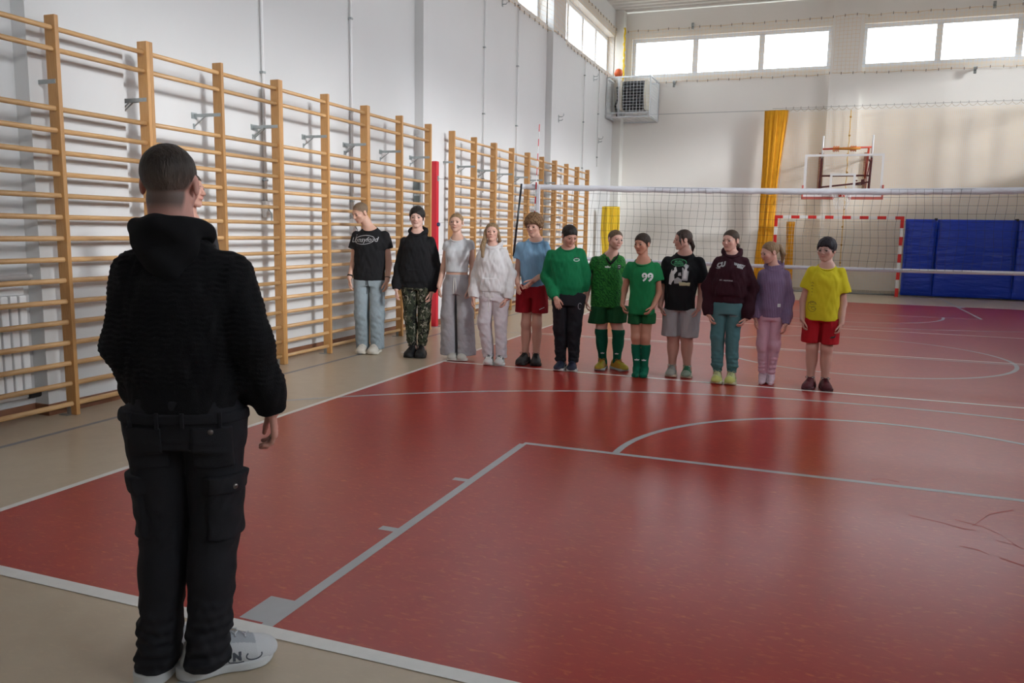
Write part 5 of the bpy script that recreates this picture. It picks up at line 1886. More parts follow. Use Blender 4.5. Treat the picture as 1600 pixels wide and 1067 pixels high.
def ellipse_pts(cx, cy, rx, ry, n=40, a0=0, a1=2*math.pi, rot=0):
    r = []
    for i in range(n + 1):
        a = a0 + (a1 - a0)*i/n; x, y = rx*math.cos(a), ry*math.sin(a)
        r.append((cx + x*math.cos(rot) - y*math.sin(rot), cy + x*math.sin(rot) + y*math.cos(rot)))
    return r


def camo_mat():
    m = cloth('camouflage', (.05, .05, .035))
    nt = m.node_tree; b = nt.nodes['Principled BSDF']
    tc = nt.nodes.new('ShaderNodeTexCoord')
    prev = None
    for i, (sc, thr, col) in enumerate(((13, .50, (.030, .038, .022)), (17, .55, (.012, .012, .011)), (21, .60, (.27, .25, .20)))):
        mp = nt.nodes.new('ShaderNodeMapping'); mp.inputs['Location'].default_value = (i*7.3, i*3.1, i*5.7); mp.inputs['Scale'].default_value = (1, 1, .75)
        nt.links.new(tc.outputs['Object'], mp.inputs[0])
        n = nt.nodes.new('ShaderNodeTexNoise'); n.inputs['Scale'].default_value = sc; n.inputs['Detail'].default_value = 2; n.inputs['Distortion'].default_value = 1.4
        nt.links.new(mp.outputs[0], n.inputs['Vector'])
        r = nt.nodes.new('ShaderNodeMath'); r.operation = 'GREATER_THAN'; r.inputs[1].default_value = thr
        nt.links.new(n.outputs['Fac'], r.inputs[0])
        mx = nt.nodes.new('ShaderNodeMix'); mx.data_type = 'RGBA'
        nt.links.new(r.outputs[0], mx.inputs['Factor'])
        if prev is None: mx.inputs['A'].default_value = (.075, .080, .050, 1)
        else: nt.links.new(prev, mx.inputs['A'])
        mx.inputs['B'].default_value = (*col, 1); prev = mx.outputs['Result']
    nt.links.new(prev, b.inputs['Base Color'])
    return m


def jersey_mat():
    m = cloth('jersey_green', (.02, .2, .03), .6)
    nt = m.node_tree; b = nt.nodes['Principled BSDF']
    tc = nt.nodes.new('ShaderNodeTexCoord')
    w = nt.nodes.new('ShaderNodeTexWave'); w.wave_type = 'BANDS'; w.bands_direction = 'DIAGONAL'
    w.inputs['Scale'].default_value = 15; w.inputs['Distortion'].default_value = 11; w.inputs['Detail'].default_value = 2; w.inputs['Detail Scale'].default_value = 1.5
    nt.links.new(tc.outputs['Object'], w.inputs['Vector'])
    cr = nt.nodes.new('ShaderNodeValToRGB')
    cr.color_ramp.elements[0].color = (.006, .095, .016, 1); cr.color_ramp.elements[1].color = (.026, .225, .032, 1)
    cr.color_ramp.elements[0].position = .3; cr.color_ramp.elements[1].position = .75
    nt.links.new(w.outputs['Fac'], cr.inputs[0]); nt.links.new(cr.outputs[0], b.inputs['Base Color'])
    return m


def ribbed_mat(name, c1, c2, period):
    m = cloth(name, c1)
    nt = m.node_tree; b = nt.nodes['Principled BSDF']
    tc = nt.nodes.new('ShaderNodeTexCoord')
    w = nt.nodes.new('ShaderNodeTexWave'); w.bands_direction = 'X'; w.inputs['Scale'].default_value = .314/period; w.inputs['Distortion'].default_value = .8; w.inputs['Detail Scale'].default_value = 2
    nt.links.new(tc.outputs['Object'], w.inputs['Vector'])
    mx = nt.nodes.new('ShaderNodeMix'); mx.data_type = 'RGBA'
    mx.inputs['A'].default_value = (*c1, 1); mx.inputs['B'].default_value = (*c2, 1)
    nt.links.new(w.outputs['Fac'], mx.inputs['Factor']); nt.links.new(mx.outputs['Result'], b.inputs['Base Color'])
    return m


BR1, BR2 = (.055, .030, .016), (.12, .068, .034)           # mid brown hair
DK1, DK2 = (.010, .008, .007), (.028, .022, .019)          # nearly black hair
BL1, BL2 = (.17, .105, .052), (.34, .225, .125)            # dark blonde hair

# ---- 1: boy with a shaved head looking down to the side
S = kid('k1', psi=16, H=1.80, hh=.240, ht=.012, g=.98, hyaw=-52, hpitch=24, hroll=4, hy=-.05, hx=-.095, rn=.058,
        label='tall boy with shaved head looking down, black t-shirt and wide blue-grey sweatpants',
        skin=srgb(206, 163, 143), hair=dict(t=.004, col=(.15, .098, .062), col2=(.19, .13, .085), scalp=(.22, .14, .095), brow=(.10, .06, .04), amp=.002, line=(.30, -.02, -.30, .14), edge=.01),
        top=dict(name='t_shirt', kind='tshirt', col=BLACK, sleeve=(.068, .088), wr=.004, mid=.190, deep=.58, wide=.006),
        bottom=dict(name='sweatpants', kind='pants', col=srgb(142, 154, 160), r=(.100, .096, .088), wr=.006, hip=.165, drawstring=BLACK, waistr=.16),
        shoes=dict(cols=dict(upper=(.62, .58, .52), sole=(.70, .66, .58), toe=(.64, .60, .53)), laces=(.6, .56, .5)), curlA=.5, curlB=.5)
G = S['garment']
put_print(G, text_polys('Lonsyford', .082, .25), (-.032, 0, 1.383), M_print_g, R(2))
put_print(G, strip_polys(ellipse_pts(0, 0, .125, .052, rot=.10), .006), (-.028, 0, 1.383), M_print_g)
put_print(G, strip_polys([(-.112, .062), (-.122, .02), (-.130, -.015), (-.112, -.035)], .006), (-.02, 0, 1.383), M_print_g)
band(S, 'A', .03, M_black, .004, 'wristband', .018)
band(S, 'B', .035, M_black, .003, 'wristband', .008)

# ---- 2: black hoodie, camouflage trousers
S = kid('k2', psi=14, H=1.76, hh=.238, ht=.022, g=1.0, hyaw=-9, hpitch=-2, rn=.057, hx=.0,
        label='boy with a black fringe in a black hoodie and camouflage trousers',
        skin=srgb(216, 176, 160), lip=srgb(180, 105, 100), blush=.5,
        hair=dict(t=.046, top=.085, col=DK1, col2=DK2, amp=.014, f=15, line=(.24, -.12, -.26, .02), sweep=.35, jag=.06),
        top=dict(name='hoodie', kind='hoodie', col=(.0095, .0095, .011), sleeve=(.072, .066, .050), mid=.195, wr=.005, hood=1.0, deep=.60, pocket=True, folds=(10, 22, .002)),
        bottom=dict(name='joggers', kind='pants', mat=camo_mat(), r=(.092, .074, .058), wr=.006, cuff=.046, stack=.004, zbo=.12),
        shoes=dict(cols=dict(upper=(.012, .012, .013), sole=(.016, .016, .017)), high=.02, laces=(.012, .012, .012)))

# ---- 3: woman in a cropped top
S = kid('k3', psi=12, dy=.20, H=1.70, hh=.224, ht=.014, g=.90, fem=1, hyaw=-13, hpitch=-3, rn=.046, hx=-.018,
        label='blonde woman in a pale grey cropped t-shirt and very wide grey trousers',
        skin=srgb(212, 170, 150), lip=srgb(190, 110, 105), blush=.3,
        hair=dict(t=.012, col=BL1, col2=BL2, amp=.004, brow=(.16, .10, .06), line=(.33, -.05, -.22, .11), tails=[((0, .40, .02), (0, .50, -.02), .11, .10, 1)]),
        top=dict(name='cropped_t_shirt', kind='tshirt', col=srgb(205, 207, 210), sleeve=(.052, .054), wr=.002, mid=.122, bust=.012, crop=1, deep=.72, neck=.016, wide=.014, dn=-.036, cr=.006),
        bottom=dict(name='wide_trousers', kind='pants', col=srgb(168, 166, 170), r=(.098, .112, .128), wr=.005, hip=.140, waist=1.005, waistr=.118, crop=1, drawstring=srgb(225, 222, 215), lk=.004),
        shoes=dict(cols=dict(upper=(.42, .42, .40), sole=(.66, .64, .58), toe=(.55, .53, .48), panel=(.10, .12, .11)), laces=(.6, .6, .58)))

# ---- 4: girl in a white hoodie
S = kid('k4', psi=10, dy=.05, H=1.60, hh=.214, ht=.012, g=.95, fem=1, child=.3, hyaw=-4, hpitch=-3, rn=.045, hx=-.048,
        label='girl with long dark blonde hair in a white hoodie and cream sweatpants',
        skin=srgb(214, 168, 150), lip=srgb(185, 105, 100), blush=.5,
        hair=dict(t=.022, col=BL1, col2=BL2, amp=.004, brow=(.13, .08, .045), line=(.36, -.20, -.32, .10), ext=.14,
                  tails=[((-.30, -.02, .10), (-.36, -.10, -.40), .10, .12, 1.4), ((-.36, -.10, -.40), (-.44, -.36, -.75), .12, .13, .8), ((-.44, -.38, -.75), (-.42, -.52, -1.35), .13, .07, .7),
                         ((.32, .06, .05), (.40, .06, -.45), .07, .08, 1.6), ((.40, .08, -.45), (.36, .14, -.72), .08, .06, 1.3), ((0, .36, -.1), (0, .42, -.6), .26, .22, .5)]),
        top=dict(name='hoodie', kind='hoodie', col=srgb(214, 210, 210), sleeve=(.066, .064, .052), mid=.182, wr=.006, hood=.9, pocket=True, deep=.66, folds=(8, 26, .0025)),
        bottom=dict(name='sweatpants', kind='pants', col=srgb(212, 203, 207), r=(.092, .078, .070), wr=.006, hip=.150, zbo=.070, drawstring=srgb(225, 222, 215)),
        shoes=dict(cols=dict(upper=(.012, .012, .013), sole=(.66, .65, .63), toe=(.70, .69, .67), vamp=(.72, .71, .69), panel=(.70, .69, .67)), laces=(.012, .012, .012)))
J = S['J']
bm_ = MB()
w0 = Vector([float(q) for q in J['WRB']]); 
for k in range(14):
    a = 2*math.pi*k/14
    bm_.sphere((w0.x + .031*math.cos(a), w0.y + .031*math.sin(a), w0.z - .012 + .006*math.cos(a)), .0052, 8, 6)
bm_.build('bracelet', mat('bracelet_red', (.42, .03, .03), .4), S['B'], True)['kind'] = 'stuff'

# ---- 5: curly boy in light blue
S = kid('k5', psi=8, dy=.21, H=1.68, hh=.226, ht=.068, g=.93, child=.2, hyaw=-24, hpitch=4, rn=.050, hx=.008,
        label='boy with curly light brown hair in a light blue t-shirt and red shorts',
        skin=srgb(212, 164, 145), lip=srgb(185, 105, 98), blush=.5,
        hair=dict(t=.125, top=.13, col=(.10, .050, .022), col2=(.30, .17, .085), amp=.040, f=19, zs=1.0, line=(.20, -.03, -.18, .05), h=.0042, brow=(.13, .075, .04)),
        top=dict(name='t_shirt', kind='tshirt', col=srgb(128, 166, 196), sleeve=(.062, .076), wr=.005, mid=.148, dn=-.030, wide=.010, deep=.70, folds=(9, 18, .003)),
        bottom=dict(name='shorts', kind='shorts', col=(.30, .008, .016), r=(.098, .104), wr=.004, hip=.142, waistr=.125),
        shoes=dict(cols=dict(upper=(.012, .012, .014), sole=(.014, .014, .015)), laces=(.02, .02, .02), bulk=1.12, high=.01),
        elyA=.03, elyB=.03, wryA=-.11, wryB=-.15, tiyA=-.20, tiyB=-.21, palmA=(.5, .5, .7), thumbA=(.6, -.6, .4), palmB=(-.3, .3, .9), thumbB=(-.2, -.8, .6), curlA=.3, curlB=.2)
put_print(S['bottoms'], strip_polys([(-.022, -.012), (0, .0), (.03, .014)], .006), (.135, 0, .655), M_print_w)

# ---- 6: boy in a green sweatshirt
S = kid('k6', psi=10, dy=.08, H=1.58, hh=.222, ht=.020, g=1.12, chub=.8, child=.5, hyaw=26, hpitch=24, rn=.055, hy=-.045, hx=-.002,
        label='sturdy boy with black hair looking down, green sweatshirt and dark trousers',
        skin=srgb(200, 150, 132), lip=srgb(165, 90, 85), blush=.3,
        hair=dict(t=.030, top=.02, col=DK1, col2=DK2, amp=.008, f=24, line=(.22, -.10, -.26, .03), jag=.025),
        top=dict(name='sweatshirt', kind='sweat', band=True, col=(.006, .165, .060), ccol=(.006, .13, .05), sleeve=(.068, .062, .046), mid=.178, wr=.005, deep=.78, folds=(11, 17, .0025), wide=.004),
        bottom=dict(name='trousers', kind='pants', col=(.016, .015, .019), r=(.098, .082, .066), wr=.006, stack=.003, hip=.162, zbo=.085),
        shoes=dict(cols=dict(upper=(.016, .020, .045), sole=(.62, .61, .58), toe=(.016, .02, .045), swoop=(.6, .6, .6)), laces=(.02, .025, .05)),
        elyA=.02, wryA=-.20, tiyA=-.24, wryB=.04, tiyB=.02, curlA=.35, palmA=(.2, .9, .2), thumbA=(.9, -.1, .3))
put_print(S['garment'], text_polys('SPORT', .018, 0, .001), (.086, 0, 1.243), M_print_k)
put_print(S['garment'], strip_polys(ellipse_pts(0, 0, .028, .014), .005), (.086, 0, 1.222), M_print_w)
put_print(S['garment'], text_polys('CLUB', .013), (.088, 0, 1.203), M_print_k)
put_print(S['bottoms'], strip_polys(ellipse_pts(0, 0, .018, .034, a0=.6, a1=5.2), .004), (.135, 0, .72), M_print_g)

# ---- 7: girl in the patterned green football shirt
S = kid('k7', psi=9, H=1.54, hh=.218, ht=.016, g=1.10, chub=.7, fem=.6, child=.5, hyaw=30, hpitch=2, hroll=7, rn=.050, hx=.022,
        label='girl in a patterned green football shirt, green shorts and yellow trainers',
        skin=srgb(212, 165, 148), lip=srgb(190, 110, 105), blush=.5,
        hair=dict(t=.018, col=(.075, .045, .026), col2=(.15, .095, .055), amp=.004, brow=(.10, .065, .04), line=(.32, -.05, -.26, .11), ext=.06,
                  tails=[((0, .42, .0), (.05, .50, -.35), .12, .10, 1), ((.05, .50, -.35), (.08, .44, -.85), .10, .04, 1)]),
        top=dict(name='football_shirt', kind='tshirt', mat=jersey_mat(), col=(.02, .2, .03), ccol=BLACK, sleeve=(.062, .076), wr=.004, mid=.172, deep=.72, vneck=.075, folds=(12, 14, .003), cr=.009),
        bottom=dict(name='shorts', kind='shorts', col=(.010, .085, .028), r=(.105, .112), wr=.004, hip=.170),
        sock=dict(col=(.004, .095, .052), top=.455),
        shoes=dict(cols=dict(upper=(.42, .22, .018), sole=(.40, .42, .40), toe=(.40, .30, .02), vamp=(.38, .33, .02)), laces=(.40, .16, .02)),
        wryB=.05, tiyB=.03, elyB=.07)
G = S['garment']
put_print(G, text_polys('saller', .030, 0, .0012), (-.045, 0, 1.150), M_print_w, R(-3))
put_print(G, blob_polys([(-.018, .024), (.018, .024), (.020, 0), (.010, -.022), (0, -.032), (-.010, -.022), (-.020, 0)]), (.075, 0, 1.150), M_print_k)
put_print(G, strip_polys([(-.012, .010), (0, .018), (.012, .010)], .005), (.075, 0, 1.150), M_print_w, lift=.004)
put_print(G, strip_polys([(-.010, -.006), (.010, -.006)], .004), (.075, 0, 1.150), M_print_w, lift=.004)
for s in 'AB':
    e = MB(); J = S['J']; a = J['SL' + s]; dv = J['EL' + s] - J['SH' + s]; dv = dv/np.linalg.norm(dv)
    tdir = Vector([float(q) for q in dv]); c = Vector([float(q) for q in J['SH' + s] + dv*float((a - J['SH' + s]) @ dv)])
    u = tdir.cross(Vector((0, 1, 0))).normalized(); v = tdir.cross(u); n = 28; vs = []
    for k in range(n):
        an = 2*math.pi*k/n; o = u*math.cos(an) + v*math.sin(an)
        for rr, zz in ((.070, .002), (.0765, .004), (.0755, -.022), (.070, -.022)): vs.append(c + o*rr + tdir*zz)
    e.add(vs, [(4*k + q, 4*((k+1) % n) + q, 4*((k+1) % n) + (q+1) % 4, 4*k + (q+1) % 4) for k in range(n) for q in range(4)]).build('sleeve_cuff', cloth('cuff_black', BLACK), G, True)
    put_print(S['sock' + s], text_polys('saller', .020, 0, .001), (float(J['AN' + s][0]), 0, .185), M_print_w)

# ---- 8: boy with the number 99
S = kid('k8', psi=4, dy=.05, H=1.50, hh=.216, ht=.016, g=.93, child=.7, hyaw=-33, hpitch=6, rn=.047, hx=-.035,
        label='boy in a green t-shirt numbered 99 with green shorts and green socks without shoes',
        skin=srgb(190, 135, 112), lip=srgb(150, 82, 74), blush=.2,
        hair=dict(t=.026, top=.02, col=(.022, .014, .010), col2=(.055, .036, .025), amp=.006, f=24, line=(.25, -.10, -.26, .05), jag=.03),
        top=dict(name='t_shirt', kind='tshirt', col=(.010, .185, .058), sleeve=(.058, .075), wr=.0035, mid=.132, deep=.74, neck=.020, wide=.014, dn=-.042, folds=(9, 16, .0025)),
        bottom=dict(name='shorts', kind='shorts', col=(.008, .095, .030), r=(.078, .080), wr=.003, hip=.142),
        sock=dict(col=(.004, .115, .062), top=.345), barefootwide=True,
        wryA=-.03, tiyA=-.09, wryB=-.09, tiyB=-.15, curlA=.7, curlB=.5)
put_print(S['garment'], text_polys('99', .118, 0, .004), (.048, 0, 1.062), M_print_w)
for s in 'AB':
    put_print(S['sock' + s], text_polys('saller', .024, 0, .0012), (float(S['J']['AN' + s][0]), 0, .180), M_print_w)

# ---- 9: girl in a black printed t-shirt
S = kid('k9', psi=2, dy=.17, H=1.56, hh=.216, ht=.012, g=1.15, fem=.5, chub=.6, child=.4, hyaw=-72, hpitch=3, rn=.050, hx=-.030,
        label='girl with loose fringe in a black printed t-shirt and pale grey shorts',
        skin=srgb(206, 158, 142), lip=srgb(175, 100, 95), blush=.4,
        hair=dict(t=.024, col=(.024, .015, .012), col2=(.065, .040, .030), amp=.007, line=(.33, -.10, -.28, .08), brow=(.05, .03, .02), ext=.06,
                  tails=[((.16, -.20, .34), (.31, -.22, -.03), .045, .045, 1), ((.31, -.22, -.03), (.32, -.16, -.28), .045, .015, 1), ((-.16, -.20, .34), (-.31, -.22, -.05), .045, .04, 1), ((-.31, -.22, -.05), (-.31, -.18, -.26), .04, .015, 1),
                         ((0, .42, -.05), (0, .55, -.35), .12, .10, 1), ((0, .55, -.35), (.0, .50, -.72), .10, .03, 1)]),
        top=dict(name='t_shirt', kind='tshirt', col=BLACK, sleeve=(.074, .092), wr=.0045, mid=.172, dn=-.028, wide=.010, deep=.85, folds=(9, 15, .003)),
        bottom=dict(name='shorts', kind='shorts', col=srgb(172, 170, 172), r=(.105, .108), wr=.005, hip=.172),
        shoes=[dict(cols=dict(upper=(.26, .26, .23), sole=(.58, .50, .36), toe=(.30, .29, .25)), laces=(.3, .3, .28), ankle_sock=.115, sockcol=(.5, .48, .45)),
               dict(cols=dict(upper=(.012, .13, .055), sole=(.58, .50, .36), toe=(.25, .33, .25)), laces=(.05, .22, .12), ankle_sock=.115, sockcol=(.5, .48, .45))])
G = S['garment']; c0 = (-.035, 0, 1.105)
put_print(G, blob_polys([(-.105, -.11), (-.10, -.02), (-.08, .04), (-.035, .075), (-.02, .03), (-.05, -.01), (-.045, -.06), (-.07, -.09), (-.08, -.12)]), c0, M_print_w, lift=.003)
put_print(G, blob_polys([(.03, -.07), (.035, .0), (.03, .06), (.06, .105), (.095, .09), (.10, .02), (.09, -.07)]), c0, M_print_g, lift=.003)
put_print(G, blob_polys([(.045, -.05), (.05, .03), (.07, .085), (.085, .03), (.08, -.05)]), c0, M_print_w, lift=.005)
put_print(G, blob_polys([(-.045, -.105), (-.05, -.06), (-.01, -.035), (.03, -.06), (.035, -.10)]), c0, M_print_g, lift=.003)
put_print(G, blob_polys([(-.01, -.02), (-.005, .01), (.02, .015), (.025, -.02)]), c0, M_print_g, lift=.003)
put_print(G, blob_polys([(.01, -.125), (.0, -.085), (.12, -.09), (.115, -.125)]), c0, M_print_y, lift=.005)
put_print(G, strip_polys(ellipse_pts(0, 0, .080, .036), .007), (-.047, 0, 1.222), M_print_gr)
put_print(G, text_polys('MUSIC', .030, 0, .001), (-.047, 0, 1.231), M_print_gr, lift=.003)
put_print(G, text_polys('LEGENDS', .024, 0, .001), (-.047, 0, 1.208), M_print_gr, lift=.003)

# ---- 10: girl in the burgundy hoodie
S = kid('k10', psi=3, dy=.04, H=1.57, hh=.218, ht=.014, g=.96, fem=.9, child=.3, hyaw=-30, hpitch=4, rn=.046, hx=-.012,
        label='girl with a low ponytail in a burgundy hoodie and teal joggers',
        skin=srgb(210, 162, 146), lip=srgb(180, 100, 95), blush=.4,
        hair=dict(t=.016, col=(.030, .018, .012), col2=(.075, .046, .030), amp=.004, line=(.32, -.05, -.24, .11), brow=(.035, .022, .016), ext=.10,
                  tails=[((0, .42, -.05), (.0, .60, -.30), .11, .13, 1), ((.0, .60, -.30), (.0, .62, -.70), .13, .05, 1)]),
        top=dict(name='hoodie', kind='hoodie', col=(.032, .0055, .0115), sleeve=(.076, .072, .050), mid=.178, wr=.005, hood=.95, pocket=True, deep=.72, folds=(9, 20, .0025)),
        bottom=dict(name='joggers', kind='pants', col=srgb(82, 124, 128), r=(.090, .070, .060), wr=.005, cuff=.042, stack=.004, hip=.152, zbo=.105),
        shoes=dict(cols=dict(upper=srgb(196, 200, 140), sole=srgb(205, 206, 170), toe=srgb(196, 196, 110), panel=srgb(175, 180, 105)), laces=srgb(190, 190, 150)))
G = S['garment']
put_print(G, text_polys('CU', .060, .35, .004), (-.092, 0, 1.215), M_print_g, R(14))
put_print(G, strip_polys([(-.045, -.030), (-.02, -.036), (.0, -.028)], .006), (-.092, 0, 1.215), M_print_g)
put_print(G, text_polys('VARSITY', .028, 0, .0025), (.092, 0, 1.218), M_print_g, R(-16))
put_print(G, text_polys('TEAM', .024, 0, .0025), (.098, 0, 1.196), M_print_g, R(-16))
put_print(G, text_polys('EST. CALIFORNIA', .017), (-.026, 0, 1.062), M_print_w, R(-2))
put_print(S['bottoms'], text_polys('ALMOST', .022), (.068, 0, .700), M_print_g)

# ---- 11: girl in lilac
S = kid('k11', psi=0, dy=.20, H=1.455, hh=.214, ht=.012, g=.86, fem=.7, child=.9, hyaw=-60, hpitch=15, rn=.043, hy=-.02, hx=-.045,
        label='small girl with a high ponytail in a lilac ribbed jumper and pink trousers',
        skin=srgb(214, 165, 150), lip=srgb(190, 110, 108), blush=.6,
        hair=dict(t=.016, col=(.16, .095, .050), col2=(.30, .19, .105), amp=.004, line=(.33, -.03, -.22, .12), brow=(.14, .09, .05), ext=.10,
                  tails=[((0, .38, .22), (.02, .58, .16), .07, .09, 1), ((.02, .58, .16), (.10, .62, -.25), .10, .12, 1), ((.10, .62, -.25), (.12, .50, -.62), .12, .05, 1)]),
        top=dict(name='jumper', kind='hoodie', mat=ribbed_mat('lilac_rib', srgb(150, 128, 160), srgb(112, 92, 124), .016), col=srgb(140, 118, 150), sleeve=(.058, .050, .038), mid=.118, wr=.003, hood=.62, deep=.80, ribs=.016, closed=True),
        bottom=dict(name='trousers', kind='pants', col=srgb(218, 172, 188), r=(.070, .060, .044), wr=.005, stack=.006, hip=.122),
        sock=dict(col=srgb(214, 188, 198), top=.165), curlA=.6, curlB=.6)
put_print(S['garment'], blob_polys([(-.014, -.016), (-.014, .016), (.014, .016), (.014, -.016)]), (.082, 0, .822), M_print_w, lift=.003)
put_print(S['garment'], strip_polys(ellipse_pts(0, 0, .006, .006, 12), .003), (.082, 0, .824), M_print_g, lift=.005)

# ---- 12: boy in yellow with glasses
S = kid('k12', psi=-2, H=1.50, hh=.222, ht=.026, g=1.05, chub=.7, child=.6, hyaw=-22, hpitch=3, rn=.048, hx=-.004,
        label='boy with glasses in a yellow t-shirt, red shorts and maroon trainers',
        skin=srgb(208, 162, 146), lip=srgb(180, 102, 98), blush=.5,
        hair=dict(t=.062, top=.07, col=(.010, .008, .012), col2=(.030, .024, .030), amp=.016, f=14, line=(.21, -.10, -.22, .02), jag=.08),
        top=dict(name='t_shirt', kind='tshirt', col=srgb(214, 198, 40), sleeve=(.064, .086), wr=.004, mid=.155, dn=-.034, wide=.010, deep=.80, folds=(10, 15, .0035)),
        bottom=dict(name='shorts', kind='shorts', col=(.42, .010, .018), r=(.092, .098), wr=.004, hip=.155),
        shoes=dict(cols=dict(upper=(.095, .008, .016), sole=(.085, .020, .026)), laces=(.10, .012, .02), ankle_sock=.12, sockcol=(.45, .40, .38)))
G = S['garment']
for pts in (ellipse_pts(0, 0, .042, .052, a0=.4, a1=5.9), ellipse_pts(.004, .030, .024, .014), ellipse_pts(-.012, .028, .028, .012, a0=.2, a1=3.0), ellipse_pts(.010, -.018, .018, .012), [(-.03, .0), (.0, -.006), (.03, .002)], [(.02, -.045), (.034, -.03), (.036, -.01)]):
    put_print(G, strip_polys(pts, .0032), (-.095, 0, .835), mat('print_olive', (.10, .085, .02), .7))
for k in range(5):
    put_print(G, strip_polys([(-.018 + .004*k, .03 - .016*k), (-.004, .04 - .018*k), (.012 - .003*k, .03 - .017*k)], .004), (-.105, 0, 1.03 - .012*k), mat('print_olive', (.10, .085, .02), .7))
put_print(S['bottoms'], blob_polys([(-.03, -.02), (-.012, .0), (.028, .016), (.02, -.01), (.0, -.016)]), (.115, 0, .545), M_print_k, lift=.003)
# glasses
fh = S['fromh']; gm = MB(); gl = MB()
for sx in (-1, 1):
    ring = [Vector(fh((.148*sx + .125*math.cos(a)*(1), -.420 - .02*0 + .05*abs(.148*sx + .125*math.cos(a))**2*3, .0 + .090*math.sin(a)))) for a in [2*math.pi*i/24 for i in range(25)]]
    gm.tube(ring, .0016, 5, False)
    gl.add([tuple(p) for p in ring[:-1]], [tuple(range(24))])
    gm.tube([Vector(fh((.270*sx, -.40, .02))), Vector(fh((.345*sx, -.15, .03))), Vector(fh((.355*sx, .05, .02)))], .0016, 5)
gm.tube([Vector(fh((-.03, -.43, .02))), Vector(fh((0, -.445, .03))), Vector(fh((.03, -.43, .02)))], .0016, 5)
gz = gm.build('glasses', mat('glasses_metal', (.62, .62, .65), .2, metal=.8), S['B'], True)
gl.build('lens', M_plexi, gz)

# ---- the man in black, seen from behind
T_lm = dict(top=(.036, 1.774), chin=(.030, 1.545), neck=(.022, 1.500), shA=(-.162, 1.412), shB=(.168, 1.412), elA=(-.225, 1.150), elB=(.198, 1.130), wrA=(-.258, .915), wrB=(.205, .900),
            tiA=(-.262, .795), tiB=(.190, .790), slA=(-.262, .915), slB=(.215, .900), hemA=(-.172, .925), hemB=(.190, .925), knA=(-.062, .50), knB=(.092, .49), boA=(-.036, .070), boB=(.118, .060),
            anA=(-.042, .05), anB=(.130, .05), toA=(0, 0), toB=(0, 0))
knit = cloth('black_knit', (.0050, .0050, .0062), .9, .5, 260)
S = person(dict(key='man', pos=(2.07, -.30), psi=203.6, local=True, lm=T_lm, H=1.765, hh=.236, ht=.010, g=1.10, hyaw=160, hpitch=2, rn=.066, hx=.034, hy=.0,
                label='man in a black hooded jumper and cargo trousers with his back to us',
                skin=srgb(206, 152, 138), lip=srgb(170, 100, 95), blush=.2, eyes=True, fine=True, h=.0046, hc=.0048, hshoe=.0032,
                boy=.045, toeA=-64 + 0, toeB=-8, foot=.262, hand=.190,
                hair=dict(t=.005, top=.035, scalpline=(.30, -.02, -.40, .14), col=(.020, .0145, .012), col2=(.045, .033, .026), amp=.005, f=26, line=(.27, -.05, -.33, .16), edge=.03, scalp=(.105, .074, .061),
                          stops=[(-.14, (.150, .105, .086)), (.02, (.100, .072, .059)), (.16, (.058, .043, .036)), (.3, (.035, .026, .021))], fadez=.20,
                          fade=lambda Q: np.clip((Q[:, 2] + .47)/.20, 0, 1)*.92, h=.0042),
                top=dict(name='hooded_jumper', kind='sweat', band=True, mat=knit, col=(.005, .005, .006), slope=.74, k=.05, sleeve=(.066, .060, .048), mid=.188, wr=.0045, deep=.66, hood=.92, rows=.017, collar=False, hoodmat=cloth('black_hood', (.0058, .0058, .007), .9)),
                bottom=dict(name='cargo_trousers', kind='pants', mat=cloth('charcoal_canvas', (.0130, .0130, .0165), .8, .3, 500), r=(.092, .076, .076), zbo=.045, wr=.006, hip=.180, stack=.0045, sy=1.08, waistr=.178),
                shoes=dict(L=.315, cols=dict(upper=(.56, .57, .58), sole=(.62, .63, .63), toe=(.60, .61, .62), vamp=(.36, .38, .41)), laces=(.55, .56, .58), bulk=1.12),
                wryA=-.03, tiyA=-.06, elyA=.05, elyB=.03, wryB=-.16, tiyB=-.20, curlA=.75, thumbA=(.2, -1, 0), palmA=(1, .25, 0)))
B = S['B']; P_ = S['bottoms']; bf = S['bf']; cm = P_.data.materials[0]
def patch(name, ctr, hw, z0, z1, off, ang, parent, h=.0045):
    """a sewn-on pocket: the trouser surface pushed out inside a window turned by ang about z"""
    n = np.array((math.sin(ang), math.cos(ang), 0), F32); u = np.array((math.cos(ang), -math.sin(ang), 0), F32)
    c = np.array((ctr[0], ctr[1], 0), F32)
    def f(P):
        q = (P - c)
        a = np.abs(q @ u) - hw
        b = np.maximum(P[:, 2] - z1, z0 - P[:, 2])
        return smax(smax(smax(bf(P) - off, a.astype(F32), .004), b.astype(F32), .004), -(q @ n), .004)
    return iso(name, f, (ctr[0] - .3, ctr[1] - .3, z0 - .02), (ctr[0] + .3, ctr[1] + .3, z1 + .02), h, cm, parent)
aA = R(-52)                                                   # right thigh, outwards and a little back
po = patch('cargo_pocket', (-.075, .0), .075, .495, .70, .012, aA, P_)
patch('pocket_flap', (-.075, .0), .082, .655, .715, .018, aA, po)
aB = R(78)
po2 = patch('cargo_pocket', (.095, .0), .075, .50, .70, .012, aB, P_)
patch('pocket_flap', (.095, .0), .082, .655, .715, .018, aB, po2)
patch('back_pocket', (-.085, .0), .062, .745, .885, .006, R(-8), P_)
patch('back_pocket', (.095, .0), .062, .745, .885, .006, R(8), P_)
patch('waistband', (.01, .0), .30, .895, .930, .006, 0, P_)
def on_pants(x, z, ang):
    bv = BVHTree.FromPolygons([v.co[:] for v in P_.data.vertices], [p.vertices[:] for p in P_.data.polygons])
    n = Vector((math.sin(ang), math.cos(ang), 0))
    hit = bv.ray_cast(Vector((x, 0, z)) + n*.6, -n)
    return hit[0] + n*.007, n
